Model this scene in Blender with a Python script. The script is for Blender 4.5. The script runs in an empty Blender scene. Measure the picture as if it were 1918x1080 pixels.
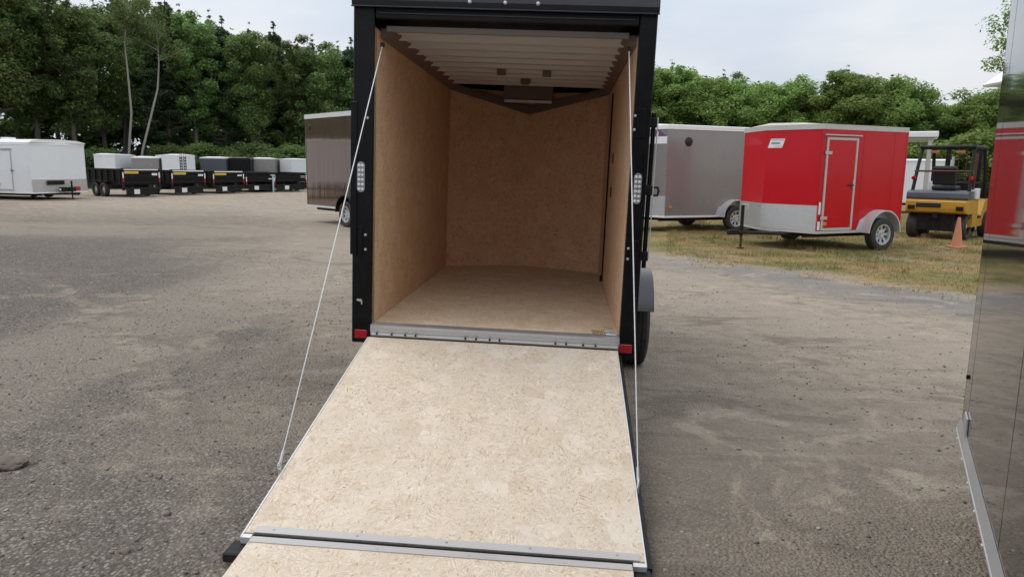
import bpy, bmesh, math, random
import numpy as np
from mathutils import Vector, Matrix, Euler, noise as mnoise
R = math.radians
random.seed(7); rng = np.random.default_rng(7)
S = bpy.context.scene
COL = S.collection

# ------------------------------------------------------------------ camera, sky, sun, exposure
CAM = (0.4651, -4.682, 1.5854)
YAW, PITCH, ROLL, FPX = 0.0688, 0.1644, 0.0125, 1366.5
cd = bpy.data.cameras.new('camera'); cam = bpy.data.objects.new('camera', cd); COL.objects.link(cam)
cd.sensor_width = 36.0; cd.lens = FPX / 1918 * 36.0; cd.clip_end = 2000; cd.clip_start = 0.05
fwd = Vector((-math.sin(YAW) * math.cos(PITCH), math.cos(YAW) * math.cos(PITCH), -math.sin(PITCH)))
rgt = Vector((math.cos(YAW), math.sin(YAW), 0)); upv = rgt.cross(fwd)
r2 = rgt * math.cos(ROLL) + upv * math.sin(ROLL); u2 = -rgt * math.sin(ROLL) + upv * math.cos(ROLL)
m = Matrix((r2, u2, -fwd)).transposed().to_4x4(); m.translation = CAM
cam.matrix_world = m
S.camera = cam

SUN_EL, SUN_AZ = R(58), R(-75)           # azimuth measured from +Y towards +X
W = bpy.data.worlds.new('World'); S.world = W; W.use_nodes = True

def nd(nt, typ, ins=None, **attrs):
    n = nt.nodes.new(typ)
    for k, v in attrs.items(): setattr(n, k, v)
    for k, v in (ins or {}).items():
        s = n.inputs[k]
        if isinstance(v, bpy.types.NodeSocket): nt.links.new(v, s)
        else: s.default_value = v
    return n
def math_(nt, op, a, b=0.0, c=None, clamp=False):
    n = nt.nodes.new('ShaderNodeMath'); n.operation = op; n.use_clamp = clamp
    for i, v in enumerate((a, b) if c is None else (a, b, c)):
        if isinstance(v, bpy.types.NodeSocket): nt.links.new(v, n.inputs[i])
        else: n.inputs[i].default_value = v
    return n.outputs[0]
def mixc(nt, f, a, b, mode='MIX'):
    n = nt.nodes.new('ShaderNodeMix'); n.data_type = 'RGBA'; n.blend_type = mode
    for k, v in ((0, f), (6, a), (7, b)):
        if isinstance(v, bpy.types.NodeSocket): nt.links.new(v, n.inputs[k])
        elif k == 0: n.inputs[0].default_value = v
        else: n.inputs[k].default_value = (*v, 1) if len(v) == 3 else v
    return n.outputs[2]
def smooth(nt, v, lo, hi):
    n = nt.nodes.new('ShaderNodeMapRange'); n.interpolation_type = 'SMOOTHSTEP'
    nt.links.new(v, n.inputs[0]); n.inputs[1].default_value = lo; n.inputs[2].default_value = hi
    return n.outputs[0]

nt = W.node_tree; nt.nodes.clear()
tc = nd(nt, 'ShaderNodeTexCoord'); sep = nd(nt, 'ShaderNodeSeparateXYZ', {0: tc.outputs['Generated']})
zz = math_(nt, 'MAXIMUM', sep.outputs[2], 0.0)
den = math_(nt, 'ADD', zz, 0.22)
px = math_(nt, 'DIVIDE', sep.outputs[0], den); py = math_(nt, 'DIVIDE', sep.outputs[1], den)
cv = nd(nt, 'ShaderNodeCombineXYZ', {0: px, 1: py, 2: 0.3})
cl = nd(nt, 'ShaderNodeTexNoise', {'Vector': cv.outputs[0], 'Scale': 0.9, 'Detail': 5.0, 'Roughness': 0.5})
cf = smooth(nt, cl.outputs[0], 0.36, 0.66)
grad = math_(nt, 'MULTIPLY_ADD', zz, 0.80, 0.64)        # CIE overcast: brighter overhead
cc = mixc(nt, cf, (0.93, 1.01, 1.14), (1.22, 1.24, 1.265))
vm = nd(nt, 'ShaderNodeVectorMath', {0: cc, 'Scale': grad}, operation='SCALE')
bg1 = nd(nt, 'ShaderNodeBackground', {'Color': vm.outputs[0], 'Strength': 1.0})
sky = nd(nt, 'ShaderNodeTexSky', sky_type='NISHITA', sun_disc=False, sun_elevation=SUN_EL, sun_rotation=SUN_AZ)
bg2 = nd(nt, 'ShaderNodeBackground', {'Color': sky.outputs[0], 'Strength': 0.10})
mx = nd(nt, 'ShaderNodeMixShader', {0: 0.12, 1: bg1.outputs[0], 2: bg2.outputs[0]})
nd(nt, 'ShaderNodeOutputWorld', {0: mx.outputs[0]})
sl = bpy.data.lights.new('sun', 'SUN'); sl.energy = 1.3; sl.angle = R(40); sl.color = (1.0, 0.93, 0.82)
sun = bpy.data.objects.new('sun', sl); COL.objects.link(sun)
sd = Vector((math.sin(SUN_AZ) * math.cos(SUN_EL), math.cos(SUN_AZ) * math.cos(SUN_EL), math.sin(SUN_EL)))
sun.rotation_euler = sd.to_track_quat('Z', 'Y').to_euler(); sun.location = sd * 60

S.render.engine = 'CYCLES'
S.view_settings.view_transform = 'Standard'; S.view_settings.look = 'None'
S.view_settings.exposure = 0.0; S.view_settings.gamma = 1.0
S.cycles.use_denoising = True
S.cycles.use_adaptive_sampling = True; S.cycles.adaptive_threshold = 0.02
S.cycles.max_bounces = 8; S.cycles.diffuse_bounces = 6; S.cycles.glossy_bounces = 4
S.cycles.transmission_bounces = 4; S.cycles.sample_clamp_indirect = 6.0
S.render.resolution_x = 1024; S.render.resolution_y = 576

# ------------------------------------------------------------------ materials
def newmat(name):
    mt = bpy.data.materials.new(name); mt.use_nodes = True
    t = mt.node_tree; t.nodes.clear()
    b = t.nodes.new('ShaderNodeBsdfPrincipled'); o = t.nodes.new('ShaderNodeOutputMaterial')
    t.links.new(b.outputs[0], o.inputs[0]); return mt, t, b
def paint(name, col, rough=0.35, metal=0.0, vary=0.12, scale=3.0, bump=0.0, bscale=2.0, coat=0.0, stretch=(1, 1, 1), spec=0.5, dust=0.0, dustc=(0.30, 0.27, 0.23)):
    mt, t, b = newmat(name)
    tcn = nd(t, 'ShaderNodeTexCoord'); mp = nd(t, 'ShaderNodeMapping', {'Vector': tcn.outputs['Object'], 'Scale': stretch})
    n = nd(t, 'ShaderNodeTexNoise', {'Vector': mp.outputs[0], 'Scale': scale, 'Detail': 5.0, 'Roughness': 0.6})
    lo = tuple(c * (1 - vary) for c in col); hi = tuple(min(1, c * (1 + vary)) for c in col)
    c = mixc(t, n.outputs[0], lo, hi)
    if dust > 0:
        n3 = nd(t, 'ShaderNodeTexNoise', {'Vector': tcn.outputs['Object'], 'Scale': 9.0, 'Detail': 6.0, 'Roughness': 0.7})
        f = math_(t, 'MULTIPLY', smooth(t, n3.outputs[0], 0.4, 0.75), dust)
        c = mixc(t, f, c, dustc)
    t.links.new(c, b.inputs['Base Color'])
    rr = math_(t, 'MULTIPLY_ADD', n.outputs[0], rough * 0.5, rough * 0.75)
    t.links.new(rr, b.inputs['Roughness'])
    b.inputs['Metallic'].default_value = metal; b.inputs['Coat Weight'].default_value = coat
    b.inputs['Coat Roughness'].default_value = 0.05; b.inputs['Specular IOR Level'].default_value = spec
    if bump > 0:
        n2 = nd(t, 'ShaderNodeTexNoise', {'Vector': mp.outputs[0], 'Scale': bscale, 'Detail': 2.0})
        bm_ = nd(t, 'ShaderNodeBump', {'Height': n2.outputs[0], 'Strength': bump, 'Distance': 0.02})
        t.links.new(bm_.outputs[0], b.inputs['Normal'])
        if coat > 0: t.links.new(bm_.outputs[0], b.inputs['Coat Normal'])
    return mt

def osb(name, plane, tint=(1, 1, 1), fleck=1.0):
    mt, t, b = newmat(name)
    tcn = nd(t, 'ShaderNodeTexCoord'); sp = nd(t, 'ShaderNodeSeparateXYZ', {0: tcn.outputs['Object']})
    ix = {'xy': (0, 1), 'yz': (1, 2), 'xz': (0, 2)}[plane]
    uv = nd(t, 'ShaderNodeCombineXYZ', {0: sp.outputs[ix[0]], 1: sp.outputs[ix[1]]}).outputs[0]
    wob = nd(t, 'ShaderNodeTexNoise', {'Vector': uv, 'Scale': 9.0, 'Detail': 3.0})
    uvw = nd(t, 'ShaderNodeVectorMath', {0: uv, 1: nd(t, 'ShaderNodeVectorMath', {0: wob.outputs[1], 'Scale': 0.018}, operation='SCALE').outputs[0]}, operation='ADD').outputs[0]
    col = None; hts = []
    base = mixc(t, nd(t, 'ShaderNodeTexNoise', {'Vector': uv, 'Scale': 3.6, 'Detail': 6.0, 'Roughness': 0.65}).outputs[0], (0.52, 0.415, 0.30), (0.80, 0.735, 0.63))
    col = base
    for k, (sc, amt, off) in enumerate(((13.0, 0.50, 0.0), (21.0, 0.58, 7.3), (36.0, 0.58, 3.1))):
        u = nd(t, 'ShaderNodeVectorMath', {0: uvw, 1: (off, off * 0.7, 0)}, operation='ADD').outputs[0]
        v = nd(t, 'ShaderNodeTexVoronoi', {'Vector': u, 'Scale': sc, 'Randomness': 1.0})
        s3 = nd(t, 'ShaderNodeSeparateColor', {0: v.outputs['Color']})
        ang = math_(t, 'MULTIPLY', s3.outputs[0], 6.283)
        rot = nd(t, 'ShaderNodeVectorRotate', {'Vector': u, 'Angle': ang}, rotation_type='Z_AXIS').outputs[0]
        st = nd(t, 'ShaderNodeMapping', {'Vector': rot, 'Scale': (sc * 0.9, sc * 7, 1)}).outputs[0]
        nz = nd(t, 'ShaderNodeTexNoise', {'Vector': st, 'Scale': 1.0, 'Detail': 3.0, 'Roughness': 0.6}).outputs[0]
        flc = mixc(t, smooth(t, nz, 0.3, 0.7), (0.37, 0.275, 0.18), (0.84, 0.78, 0.69))
        f = math_(t, 'MULTIPLY', smooth(t, s3.outputs[1], 0.2, 0.8), amt)
        col = mixc(t, f, col, flc); hts.append(nz)
        # brown bark flecks
        thr = smooth(t, s3.outputs[2], 0.86, 0.93)
        ff = math_(t, 'MULTIPLY', math_(t, 'MULTIPLY', thr, smooth(t, nz, 0.52, 0.68)), 0.75 * fleck)
        col = mixc(t, ff, col, (0.30, 0.16, 0.065))
    v = nd(t, 'ShaderNodeTexVoronoi', {'Vector': nd(t, 'ShaderNodeVectorMath', {0: uv, 1: (3.3, 1.9, 0)}, operation='ADD').outputs[0], 'Scale': 8.0, 'Randomness': 1.0})
    s3 = nd(t, 'ShaderNodeSeparateColor', {0: v.outputs['Color']})
    col = mixc(t, math_(t, 'MULTIPLY', smooth(t, s3.outputs[0], 0.55, 0.75), 0.30), col, mixc(t, s3.outputs[1], (0.46, 0.35, 0.235), (0.82, 0.78, 0.71)))
    ed = nd(t, 'ShaderNodeTexNoise', {'Vector': nd(t, 'ShaderNodeMapping', {'Vector': uvw, 'Scale': (60, 25, 1), 'Rotation': (0, 0, 0.6)}).outputs[0], 'Scale': 1.0, 'Detail': 3.0}).outputs[0]
    col = mixc(t, math_(t, 'MULTIPLY', smooth(t, ed, 0.60, 0.70), 0.62 * fleck), col, (0.40, 0.29, 0.18))
    # faint scuffs and grey dust patches with their own shapes
    dn = nd(t, 'ShaderNodeTexNoise', {'Vector': nd(t, 'ShaderNodeMapping', {'Vector': uv, 'Scale': (1.3, 0.6, 1)}).outputs[0], 'Scale': 2.3, 'Detail': 7.0, 'Roughness': 0.65}).outputs[0]
    col = mixc(t, math_(t, 'MULTIPLY', smooth(t, dn, 0.50, 0.72), 0.40), col, (0.70, 0.68, 0.65))
    sc_ = nd(t, 'ShaderNodeTexNoise', {'Vector': nd(t, 'ShaderNodeMapping', {'Vector': uv, 'Scale': (7.0, 0.7, 1)}).outputs[0], 'Scale': 1.6, 'Detail': 6.0, 'Roughness': 0.7}).outputs[0]
    col = mixc(t, math_(t, 'MULTIPLY', smooth(t, sc_, 0.56, 0.72), 0.22), col, (0.40, 0.355, 0.30))
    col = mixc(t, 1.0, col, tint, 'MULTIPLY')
    t.links.new(col, b.inputs['Base Color']); b.inputs['Roughness'].default_value = 0.72
    b.inputs['Specular IOR Level'].default_value = 0.3
    h = math_(t, 'ADD', hts[0], hts[1])
    bm_ = nd(t, 'ShaderNodeBump', {'Height': h, 'Strength': 0.25, 'Distance': 0.003}); t.links.new(bm_.outputs[0], b.inputs['Normal'])
    return mt

M = {}
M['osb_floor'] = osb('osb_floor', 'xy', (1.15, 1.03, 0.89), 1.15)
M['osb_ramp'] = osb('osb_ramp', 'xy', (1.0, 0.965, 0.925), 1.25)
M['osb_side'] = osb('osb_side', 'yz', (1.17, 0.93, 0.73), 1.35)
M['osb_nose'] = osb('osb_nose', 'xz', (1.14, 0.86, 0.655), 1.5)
M['black'] = paint('black_enamel', (0.0045, 0.0045, 0.0055), 0.36, 0, 0.2, 4, 0.05, 3, spec=0.2, dust=0.02)
M['black_cap'] = paint('black_cap', (0.022, 0.022, 0.028), 0.30, 0, 0.2, 3, 0.1, 6, spec=0.5)
M['fender_black'] = paint('fender_black', (0.022, 0.023, 0.026), 0.26, 0, 0.2, 5, 0.05, 6, spec=0.7)
M['black_frame'] = paint('black_frame', (0.009, 0.009, 0.010), 0.5, 0, 0.3, 6, spec=0.25, dust=0.06)
M['rubber'] = paint('rubber', (0.028, 0.026, 0.025), 0.75, 0, 0.25, 14, 0.1, 30, dust=0.25, dustc=(0.12, 0.105, 0.09))
M['rim'] = paint('rim_metal', (0.55, 0.56, 0.57), 0.35, 0.6, 0.12, 6)
M['alu'] = paint('aluminium', (0.62, 0.635, 0.66), 0.38, 0.75, 0.08, 5, 0.05, 20, dust=0.15, dustc=(0.4, 0.38, 0.35))
M['alu_dull'] = paint('dull_aluminium', (0.50, 0.49, 0.475), 0.5, 0.35, 0.10, 6, 0.05, 20, dust=0.2, dustc=(0.36, 0.33, 0.30))
M['alu_worn'] = paint('worn_aluminium', (0.47, 0.455, 0.445), 0.5, 0.2, 0.18, 9, dust=0.45, dustc=(0.40, 0.37, 0.33))
M['alu_pale'] = paint('pale_aluminium', (0.66, 0.66, 0.66), 0.45, 0.15, 0.06, 3)
M['alu_red'] = paint('weathered_aluminium', (0.50, 0.48, 0.455), 0.5, 0.15, 0.10, 4)
M['galv'] = paint('galvanised', (0.58, 0.59, 0.61), 0.42, 0.3, 0.10, 12)
M['white'] = paint('white_gelcoat', (0.74, 0.765, 0.79), 0.32, 0, 0.05, 2, 0.06, 2.5, dust=0.05)
M['whiteroof'] = paint('white_roof', (0.80, 0.81, 0.82), 0.4, 0, 0.05, 2)
M['red'] = paint('red_paint', (0.50, 0.002, 0.010), 0.20, 0, 0.12, 1.5, 0.20, 1.3, coat=0.14, spec=0.3, stretch=(2.2, 1, 0.7))
M['grey'] = paint('pewter_paint', (0.26, 0.245, 0.24), 0.26, 0.25, 0.08, 1.5, 0.10, 1.1, coat=0.4, stretch=(2.2, 1, 0.7))
M['brown'] = paint('brown_paint', (0.20, 0.135, 0.108), 0.07, 0.65, 0.10, 1.5, 0.5, 1.6, coat=1.0, stretch=(3.4, 1, 0.10))
M['charcoal'] = paint('charcoal_mirror_paint', (0.040, 0.036, 0.034), 0.035, 0.0, 0.08, 2.0, 0.05, 1.6, coat=0.2, stretch=(1, 1, 0.5), spec=0.45)
M['seam'] = paint('dark_seam_shade', (0.012, 0.011, 0.011), 0.6)  # joints and vents, plus the painted shade above the ceiling gaps
M['yellow'] = paint('forklift_yellow', (0.50, 0.27, 0.025), 0.45, 0, 0.15, 5, dust=0.3, dustc=(0.24, 0.17, 0.08))
M['orange'] = paint('cone_orange', (0.52, 0.20, 0.10), 0.8, 0, 0.2, 8, dust=0.7, dustc=(0.40, 0.26, 0.19))
M['redplastic'] = paint('red_reflector', (0.42, 0.004, 0.012), 0.2, 0, 0.1, 20, coat=0.5)
M['amber'] = paint('amber_lens', (0.62, 0.20, 0.02), 0.3, 0, 0.1, 20, coat=0.5)
M['lens'] = paint('clear_lens', (0.78, 0.78, 0.80), 0.3, 0.1, 0.1, 20, coat=0.3)
M['lamp_body'] = paint('lamp_body', (0.30, 0.30, 0.31), 0.3, 0.2, 0.15, 20, coat=0.3)
M['decal'] = paint('white_decal', (0.76, 0.76, 0.78), 0.4, 0, 0.04, 5)
M['decal_yellow'] = paint('yellow_decal', (0.66, 0.44, 0.05), 0.4, 0, 0.08, 5)
M['decal_purple'] = paint('purple_decal', (0.13, 0.05, 0.18), 0.4)
M['decal_teal'] = paint('teal_decal', (0.16, 0.30, 0.34), 0.4)
M['decal_pink'] = paint('pink_decal', (0.62, 0.36, 0.45), 0.4)
M['brass'] = paint('brass', (0.45, 0.30, 0.12), 0.4, 0.8, 0.15, 20)
M['rust'] = paint('rusty_steel', (0.10, 0.045, 0.025), 0.8, 0.2, 0.3, 12)
M['cable'] = paint('steel_cable', (0.62, 0.62, 0.63), 0.4, 0.3, 0.15, 60)
M['ceil'] = paint('ceiling_metal', (0.60, 0.575, 0.55), 0.45, 0.1, 0.10, 3, stretch=(1, 6, 1))
M['ceil_shaded'] = paint('ceiling_metal_shaded', (0.20, 0.185, 0.17), 0.5, 0.1, 0.15, 3)  # darkened copy of the ceiling metal, painted shade for the first bow
M['trim'] = paint('trim_vinyl', (0.16, 0.12, 0.105), 0.5, 0, 0.12, 5)
M['bluegrey'] = paint('bluegrey_paint', (0.075, 0.085, 0.105), 0.3, 0, 0.1, 2)
M['bluepale'] = paint('pale_blue_steel', (0.40, 0.52, 0.58), 0.5)
M['bark'] = paint('bark', (0.115, 0.100, 0.085), 0.9, 0, 0.35, 5, 0.5, 8, stretch=(3, 3, 0.6))
M['birch'] = paint('birch_bark', (0.27, 0.25, 0.22), 0.8, 0, 0.25, 3, 0.2, 8, stretch=(1, 1, 4))
M['seat'] = paint('seat_vinyl', (0.012, 0.012, 0.013), 0.5)
M['rock'] = paint('rock', (0.13, 0.105, 0.085), 0.9, 0, 0.35, 14, 0.6, 30)

def leafmat(name, dark, light):
    mt, t, b = newmat(name)
    g = nd(t, 'ShaderNodeNewGeometry'); oi = nd(t, 'ShaderNodeObjectInfo')
    c = mixc(t, g.outputs['Random Per Island'], dark, light)
    hs = nd(t, 'ShaderNodeHueSaturation', {'Hue': math_(t, 'MULTIPLY_ADD', oi.outputs['Random'], 0.03, 0.485), 'Saturation': 1.0,
            'Value': math_(t, 'MULTIPLY_ADD', oi.outputs['Random'], 0.65, 0.72), 'Color': c})
    t.links.new(hs.outputs[0], b.inputs['Base Color']); b.inputs['Roughness'].default_value = 0.6
    b.inputs['Specular IOR Level'].default_value = 0.25
    tr = nd(t, 'ShaderNodeBsdfTranslucent', {'Color': hs.outputs[0]})
    mxs = nd(t, 'ShaderNodeMixShader', {0: 0.42, 1: b.outputs[0], 2: tr.outputs[0]})
    out = [n for n in t.nodes if n.type == 'OUTPUT_MATERIAL'][0]; t.links.new(mxs.outputs[0], out.inputs[0])
    return mt
M['leaf_dark'] = leafmat('leaf_dark', (0.072, 0.130, 0.042), (0.225, 0.315, 0.096))
M['leaf_mid'] = leafmat('leaf_mid', (0.135, 0.215, 0.055), (0.275, 0.385, 0.105))
M['leaf_pine'] = leafmat('leaf_pine', (0.038, 0.075, 0.036), (0.090, 0.145, 0.064))

def grassmat():
    mt, t, b = newmat('grass_blade')
    g = nd(t, 'ShaderNodeNewGeometry')
    gp = nd(t, 'ShaderNodeTexCoord'); gn = nd(t, 'ShaderNodeTexNoise', {'Vector': gp.outputs['Object'], 'Scale': 0.7, 'Detail': 6.0, 'Roughness': 0.7}).outputs[0]
    gf = math_(t, 'ADD', math_(t, 'MULTIPLY_ADD', gn, 3.2, -1.1), math_(t, 'MULTIPLY_ADD', g.outputs['Random Per Island'], 0.7, -0.35), clamp=True)
    cr = nd(t, 'ShaderNodeValToRGB', {0: gf})
    e = cr.color_ramp.elements
    e[0].color = (0.11, 0.145, 0.04, 1); e[1].color = (0.40, 0.27, 0.135, 1); e[1].position = 1.0
    for p_, c_ in ((0.3, (0.20, 0.195, 0.06, 1)), (0.6, (0.32, 0.24, 0.095, 1))):
        x = e.new(p_); x.color = c_
    t.links.new(cr.outputs[0], b.inputs['Base Color']); b.inputs['Roughness'].default_value = 0.7
    return mt
M['grass'] = grassmat()

def groundmat():
    mt, t, b = newmat('gravel_lot')
    tcn = nd(t, 'ShaderNodeTexCoord'); P = tcn.outputs['Object']
    sp = nd(t, 'ShaderNodeSeparateXYZ', {0: P})
    X, Y = sp.outputs[0], sp.outputs[1]
    def noise(scale, detail=5, rough=0.6, vec=P, dist=0.0): return nd(t, 'ShaderNodeTexNoise', {'Vector': vec, 'Scale': scale, 'Detail': detail, 'Roughness': rough, 'Distortion': dist}).outputs[0]
    big = noise(0.16, 6, 0.6); mid = noise(0.9, 6, 0.65); fine = noise(14, 5, 0.7); vfine = noise(70, 3, 0.7)
    med = noise(4.5, 6, 0.7, P, 0.4)
    # sandy dirt, brown dirt and dark crushed stone
    sand = mixc(t, mid, (0.31, 0.266, 0.218), (0.47, 0.412, 0.342))
    sand = mixc(t, math_(t, 'MULTIPLY', smooth(t, med, 0.42, 0.62), 0.45), sand, (0.22, 0.188, 0.155))
    brown = mixc(t, med, (0.150, 0.124, 0.102), (0.330, 0.282, 0.238))
    vs_ = nd(t, 'ShaderNodeTexVoronoi', {'Vector': P, 'Scale': 62.0, 'Randomness': 1.0})
    vc = nd(t, 'ShaderNodeSeparateColor', {0: vs_.outputs['Color']})
    stone = mixc(t, math_(t, 'POWER', vc.outputs[0], 1.7), (0.065, 0.062, 0.058), (0.44, 0.42, 0.39))
    stone = mixc(t, math_(t, 'MULTIPLY', smooth(t, vs_.outputs['Distance'], 0.28, 0.6), 0.75), stone, (0.035, 0.032, 0.030))
    stone = mixc(t, math_(t, 'MULTIPLY', smooth(t, med, 0.40, 0.66), 0.5), stone, (0.105, 0.098, 0.09))
    # nearer the camera the dirt is browner and darker
    nb = math_(t, 'ADD', math_(t, 'MULTIPLY', Y, -0.22), math_(t, 'MULTIPLY', math_(t, 'SUBTRACT', big, 0.5), 4.0))
    nb = math_(t, 'ADD', nb, math_(t, 'MULTIPLY', math_(t, 'SUBTRACT', mid, 0.5), 2.2))
    bf = smooth(t, nb, -1.1, 1.6)
    col = mixc(t, math_(t, 'MULTIPLY', bf, 0.85), sand, brown)
    # where the dark stone has been spread: left of the trailer, near
    lm = math_(t, 'ADD', math_(t, 'MULTIPLY', X, -0.34), math_(t, 'MULTIPLY', Y, -0.13))
    lm = math_(t, 'ADD', lm, math_(t, 'MULTIPLY', math_(t, 'SUBTRACT', big, 0.5), 3.0))
    lm = math_(t, 'ADD', lm, math_(t, 'MULTIPLY', math_(t, 'SUBTRACT', mid, 0.5), 2.0))
    dk = smooth(t, lm, -0.4, 1.5)
    sf = math_(t, 'MULTIPLY', dk, math_(t, 'SUBTRACT', 1.0, smooth(t, Y, 8.0, 24.0)))
    col = mixc(t, math_(t, 'MULTIPLY', sf, 0.85), col, stone)
    col = mixc(t, math_(t, 'MULTIPLY', math_(t, 'MULTIPLY', bf, 0.30), math_(t, 'SUBTRACT', 1.0, sf)), col, stone)
    # a band of loose bluish stone along the grass edge
    s = math_(t, 'ADD', math_(t, 'MULTIPLY', math_(t, 'SUBTRACT', X, 3.53), 0.77), math_(t, 'MULTIPLY', math_(t, 'SUBTRACT', Y, 7.58), 0.64))
    sn = math_(t, 'ADD', s, math_(t, 'MULTIPLY', math_(t, 'SUBTRACT', mid, 0.5), 2.4))
    right = smooth(t, X, 1.2, 2.2)
    band = math_(t, 'MULTIPLY', math_(t, 'MULTIPLY', smooth(t, sn, -1.9, -0.7), math_(t, 'SUBTRACT', 1.0, smooth(t, sn, -0.3, 0.3))), right)
    col = mixc(t, math_(t, 'MULTIPLY', band, 0.75), col, mixc(t, fine, (0.13, 0.135, 0.14), (0.28, 0.28, 0.28)))
    # tyre scuffs: stretched noise along the driving directions
    for ang, sc, st, lo, hi, amt, cc_ in ((0.5, 1.0, (0.5, 5.5, 1), 0.55, 0.72, 0.32, (0.50, 0.445, 0.37)), (-0.35, 1.0, (0.45, 6, 1), 0.57, 0.70, 0.5, (0.15, 0.128, 0.107)), (1.25, 1.0, (0.3, 4.0, 1), 0.56, 0.7, 0.42, (0.16, 0.138, 0.118))):
        v = nd(t, 'ShaderNodeMapping', {'Vector': P, 'Rotation': (0, 0, ang), 'Scale': st}).outputs[0]
        f = smooth(t, noise(sc, 6, 0.62, v, 0.5), lo, hi)
        f = math_(t, 'MULTIPLY', math_(t, 'MULTIPLY', f, amt), math_(t, 'MULTIPLY_ADD', dk, -0.7, 1.0))
        col = mixc(t, f, col, cc_)
    # tyre tracks: pairs of arcs, broken up by noise
    trk = None
    for cx_, cy_, r_ in ((-3.0, -5.0, 9.0), (-3.0, -5.0, 10.7), (10.5, 7.5, 7.6), (10.5, 7.5, 9.3), (-30.0, 4.0, 25.6), (-30.0, 4.0, 27.3), (-22.0, -14.0, 22.5), (-22.0, -14.0, 24.2), (22.0, -6.0, 19.2), (22.0, -6.0, 20.9)):
        dx = math_(t, 'SUBTRACT', X, cx_); dy = math_(t, 'SUBTRACT', Y, cy_)
        ds = math_(t, 'SQRT', math_(t, 'ADD', math_(t, 'MULTIPLY', dx, dx), math_(t, 'MULTIPLY', dy, dy)))
        e_ = math_(t, 'ABSOLUTE', math_(t, 'ADD', math_(t, 'SUBTRACT', ds, r_), math_(t, 'MULTIPLY', math_(t, 'SUBTRACT', mid, 0.5), 0.5)))
        f = math_(t, 'SUBTRACT', 1.0, smooth(t, e_, 0.07, 0.17))
        trk = f if trk is None else math_(t, 'MAXIMUM', trk, f)
    # broad wheel-packed lanes of pale sandy dirt
    for cx_, cy_, r_, wd in ((-30.0, 4.0, 26.4, 1.5), (10.5, 7.5, 8.4, 1.2), (-12.0, 30.0, 18.0, 2.6)):
        dx = math_(t, 'SUBTRACT', X, cx_); dy = math_(t, 'SUBTRACT', Y, cy_)
        ds = math_(t, 'SQRT', math_(t, 'ADD', math_(t, 'MULTIPLY', dx, dx), math_(t, 'MULTIPLY', dy, dy)))
        e_ = math_(t, 'ABSOLUTE', math_(t, 'ADD', math_(t, 'SUBTRACT', ds, r_), math_(t, 'MULTIPLY', math_(t, 'SUBTRACT', mid, 0.5), 1.6)))
        f = math_(t, 'SUBTRACT', 1.0, smooth(t, e_, wd * 0.3, wd))
        f = math_(t, 'MULTIPLY', f, smooth(t, Y, -3.5, 1.5))
        col = mixc(t, math_(t, 'MULTIPLY', f, 0.42), col, mixc(t, med, (0.31, 0.27, 0.225), (0.44, 0.39, 0.33)))
    brk = smooth(t, noise(0.45, 4, 0.6, P, 0.3), 0.44, 0.60)
    trk = math_(t, 'MULTIPLY', trk, brk)
    col = mixc(t, math_(t, 'MULTIPLY', trk, 0.38), col, mixc(t, smooth(t, med, 0.4, 0.6), (0.45, 0.395, 0.325), (0.17, 0.145, 0.12)))
    # pale dust drifts and damp patches
    pd = smooth(t, noise(1.1, 5, 0.62, P, 1.6), 0.56, 0.66)
    col = mixc(t, math_(t, 'MULTIPLY', math_(t, 'MULTIPLY', pd, 0.50), math_(t, 'SUBTRACT', 1.0, sf)), col, (0.50, 0.435, 0.355))
    dp = smooth(t, noise(0.75, 6, 0.66, nd(t, 'ShaderNodeMapping', {'Vector': P, 'Location': (7.7, 3.1, 0), 'Scale': (1.0, 1.9, 1)}).outputs[0], 1.2), 0.55, 0.64)
    col = mixc(t, math_(t, 'MULTIPLY', dp, 0.42), col, (0.135, 0.112, 0.092))
    # damp / oil-dark blotches
    bl = smooth(t, noise(1.7, 4, 0.7, P, 0.6), 0.64, 0.74)
    col = mixc(t, math_(t, 'MULTIPLY', bl, 0.40), col, (0.105, 0.088, 0.074))
    # single pebbles
    for sc, lo, a_ in ((34.0, 0.80, 0.6), (75.0, 0.72, 0.5)):
        v = nd(t, 'ShaderNodeTexVoronoi', {'Vector': P, 'Scale': sc, 'Randomness': 1.0})
        s3 = nd(t, 'ShaderNodeSeparateColor', {0: v.outputs['Color']})
        inside = math_(t, 'SUBTRACT', 1.0, smooth(t, v.outputs['Distance'], 0.18, 0.42))
        pc = mixc(t, s3.outputs[1], (0.12, 0.108, 0.096), (0.48, 0.455, 0.42))
        f = math_(t, 'MULTIPLY', math_(t, 'MULTIPLY', inside, smooth(t, s3.outputs[0], lo, lo + 0.08)), a_)
        col = mixc(t, f, col, pc)
    spk = smooth(t, vfine, 0.35, 0.7)
    col = mixc(t, math_(t, 'MULTIPLY', math_(t, 'SUBTRACT', 1.0, spk), 0.45), col, mixc(t, 0.5, col, (0.07, 0.065, 0.06)))
    col = mixc(t, 1.0, col, (1.14, 1.11, 1.07), 'MULTIPLY')
    # grass verge soil
    gm = math_(t, 'MULTIPLY', smooth(t, sn, -0.1, 0.9), right)
    gcol = mixc(t, smooth(t, noise(0.7, 6, 0.7), 0.42, 0.58), (0.145, 0.16, 0.052), (0.38, 0.25, 0.125))
    gcol = mixc(t, math_(t, 'MULTIPLY', smooth(t, noise(0.5, 6, 0.7, P, 1.0), 0.52, 0.62), 0.8), gcol, (0.36, 0.315, 0.255))
    gcol = mixc(t, smooth(t, noise(5, 5, 0.7), 0.35, 0.7), gcol, (0.265, 0.22, 0.095))
    gcol = mixc(t, math_(t, 'MULTIPLY', smooth(t, fine, 0.5, 0.75), 0.5), gcol, (0.11, 0.095, 0.045))
    col = mixc(t, gm, col, gcol)
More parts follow.
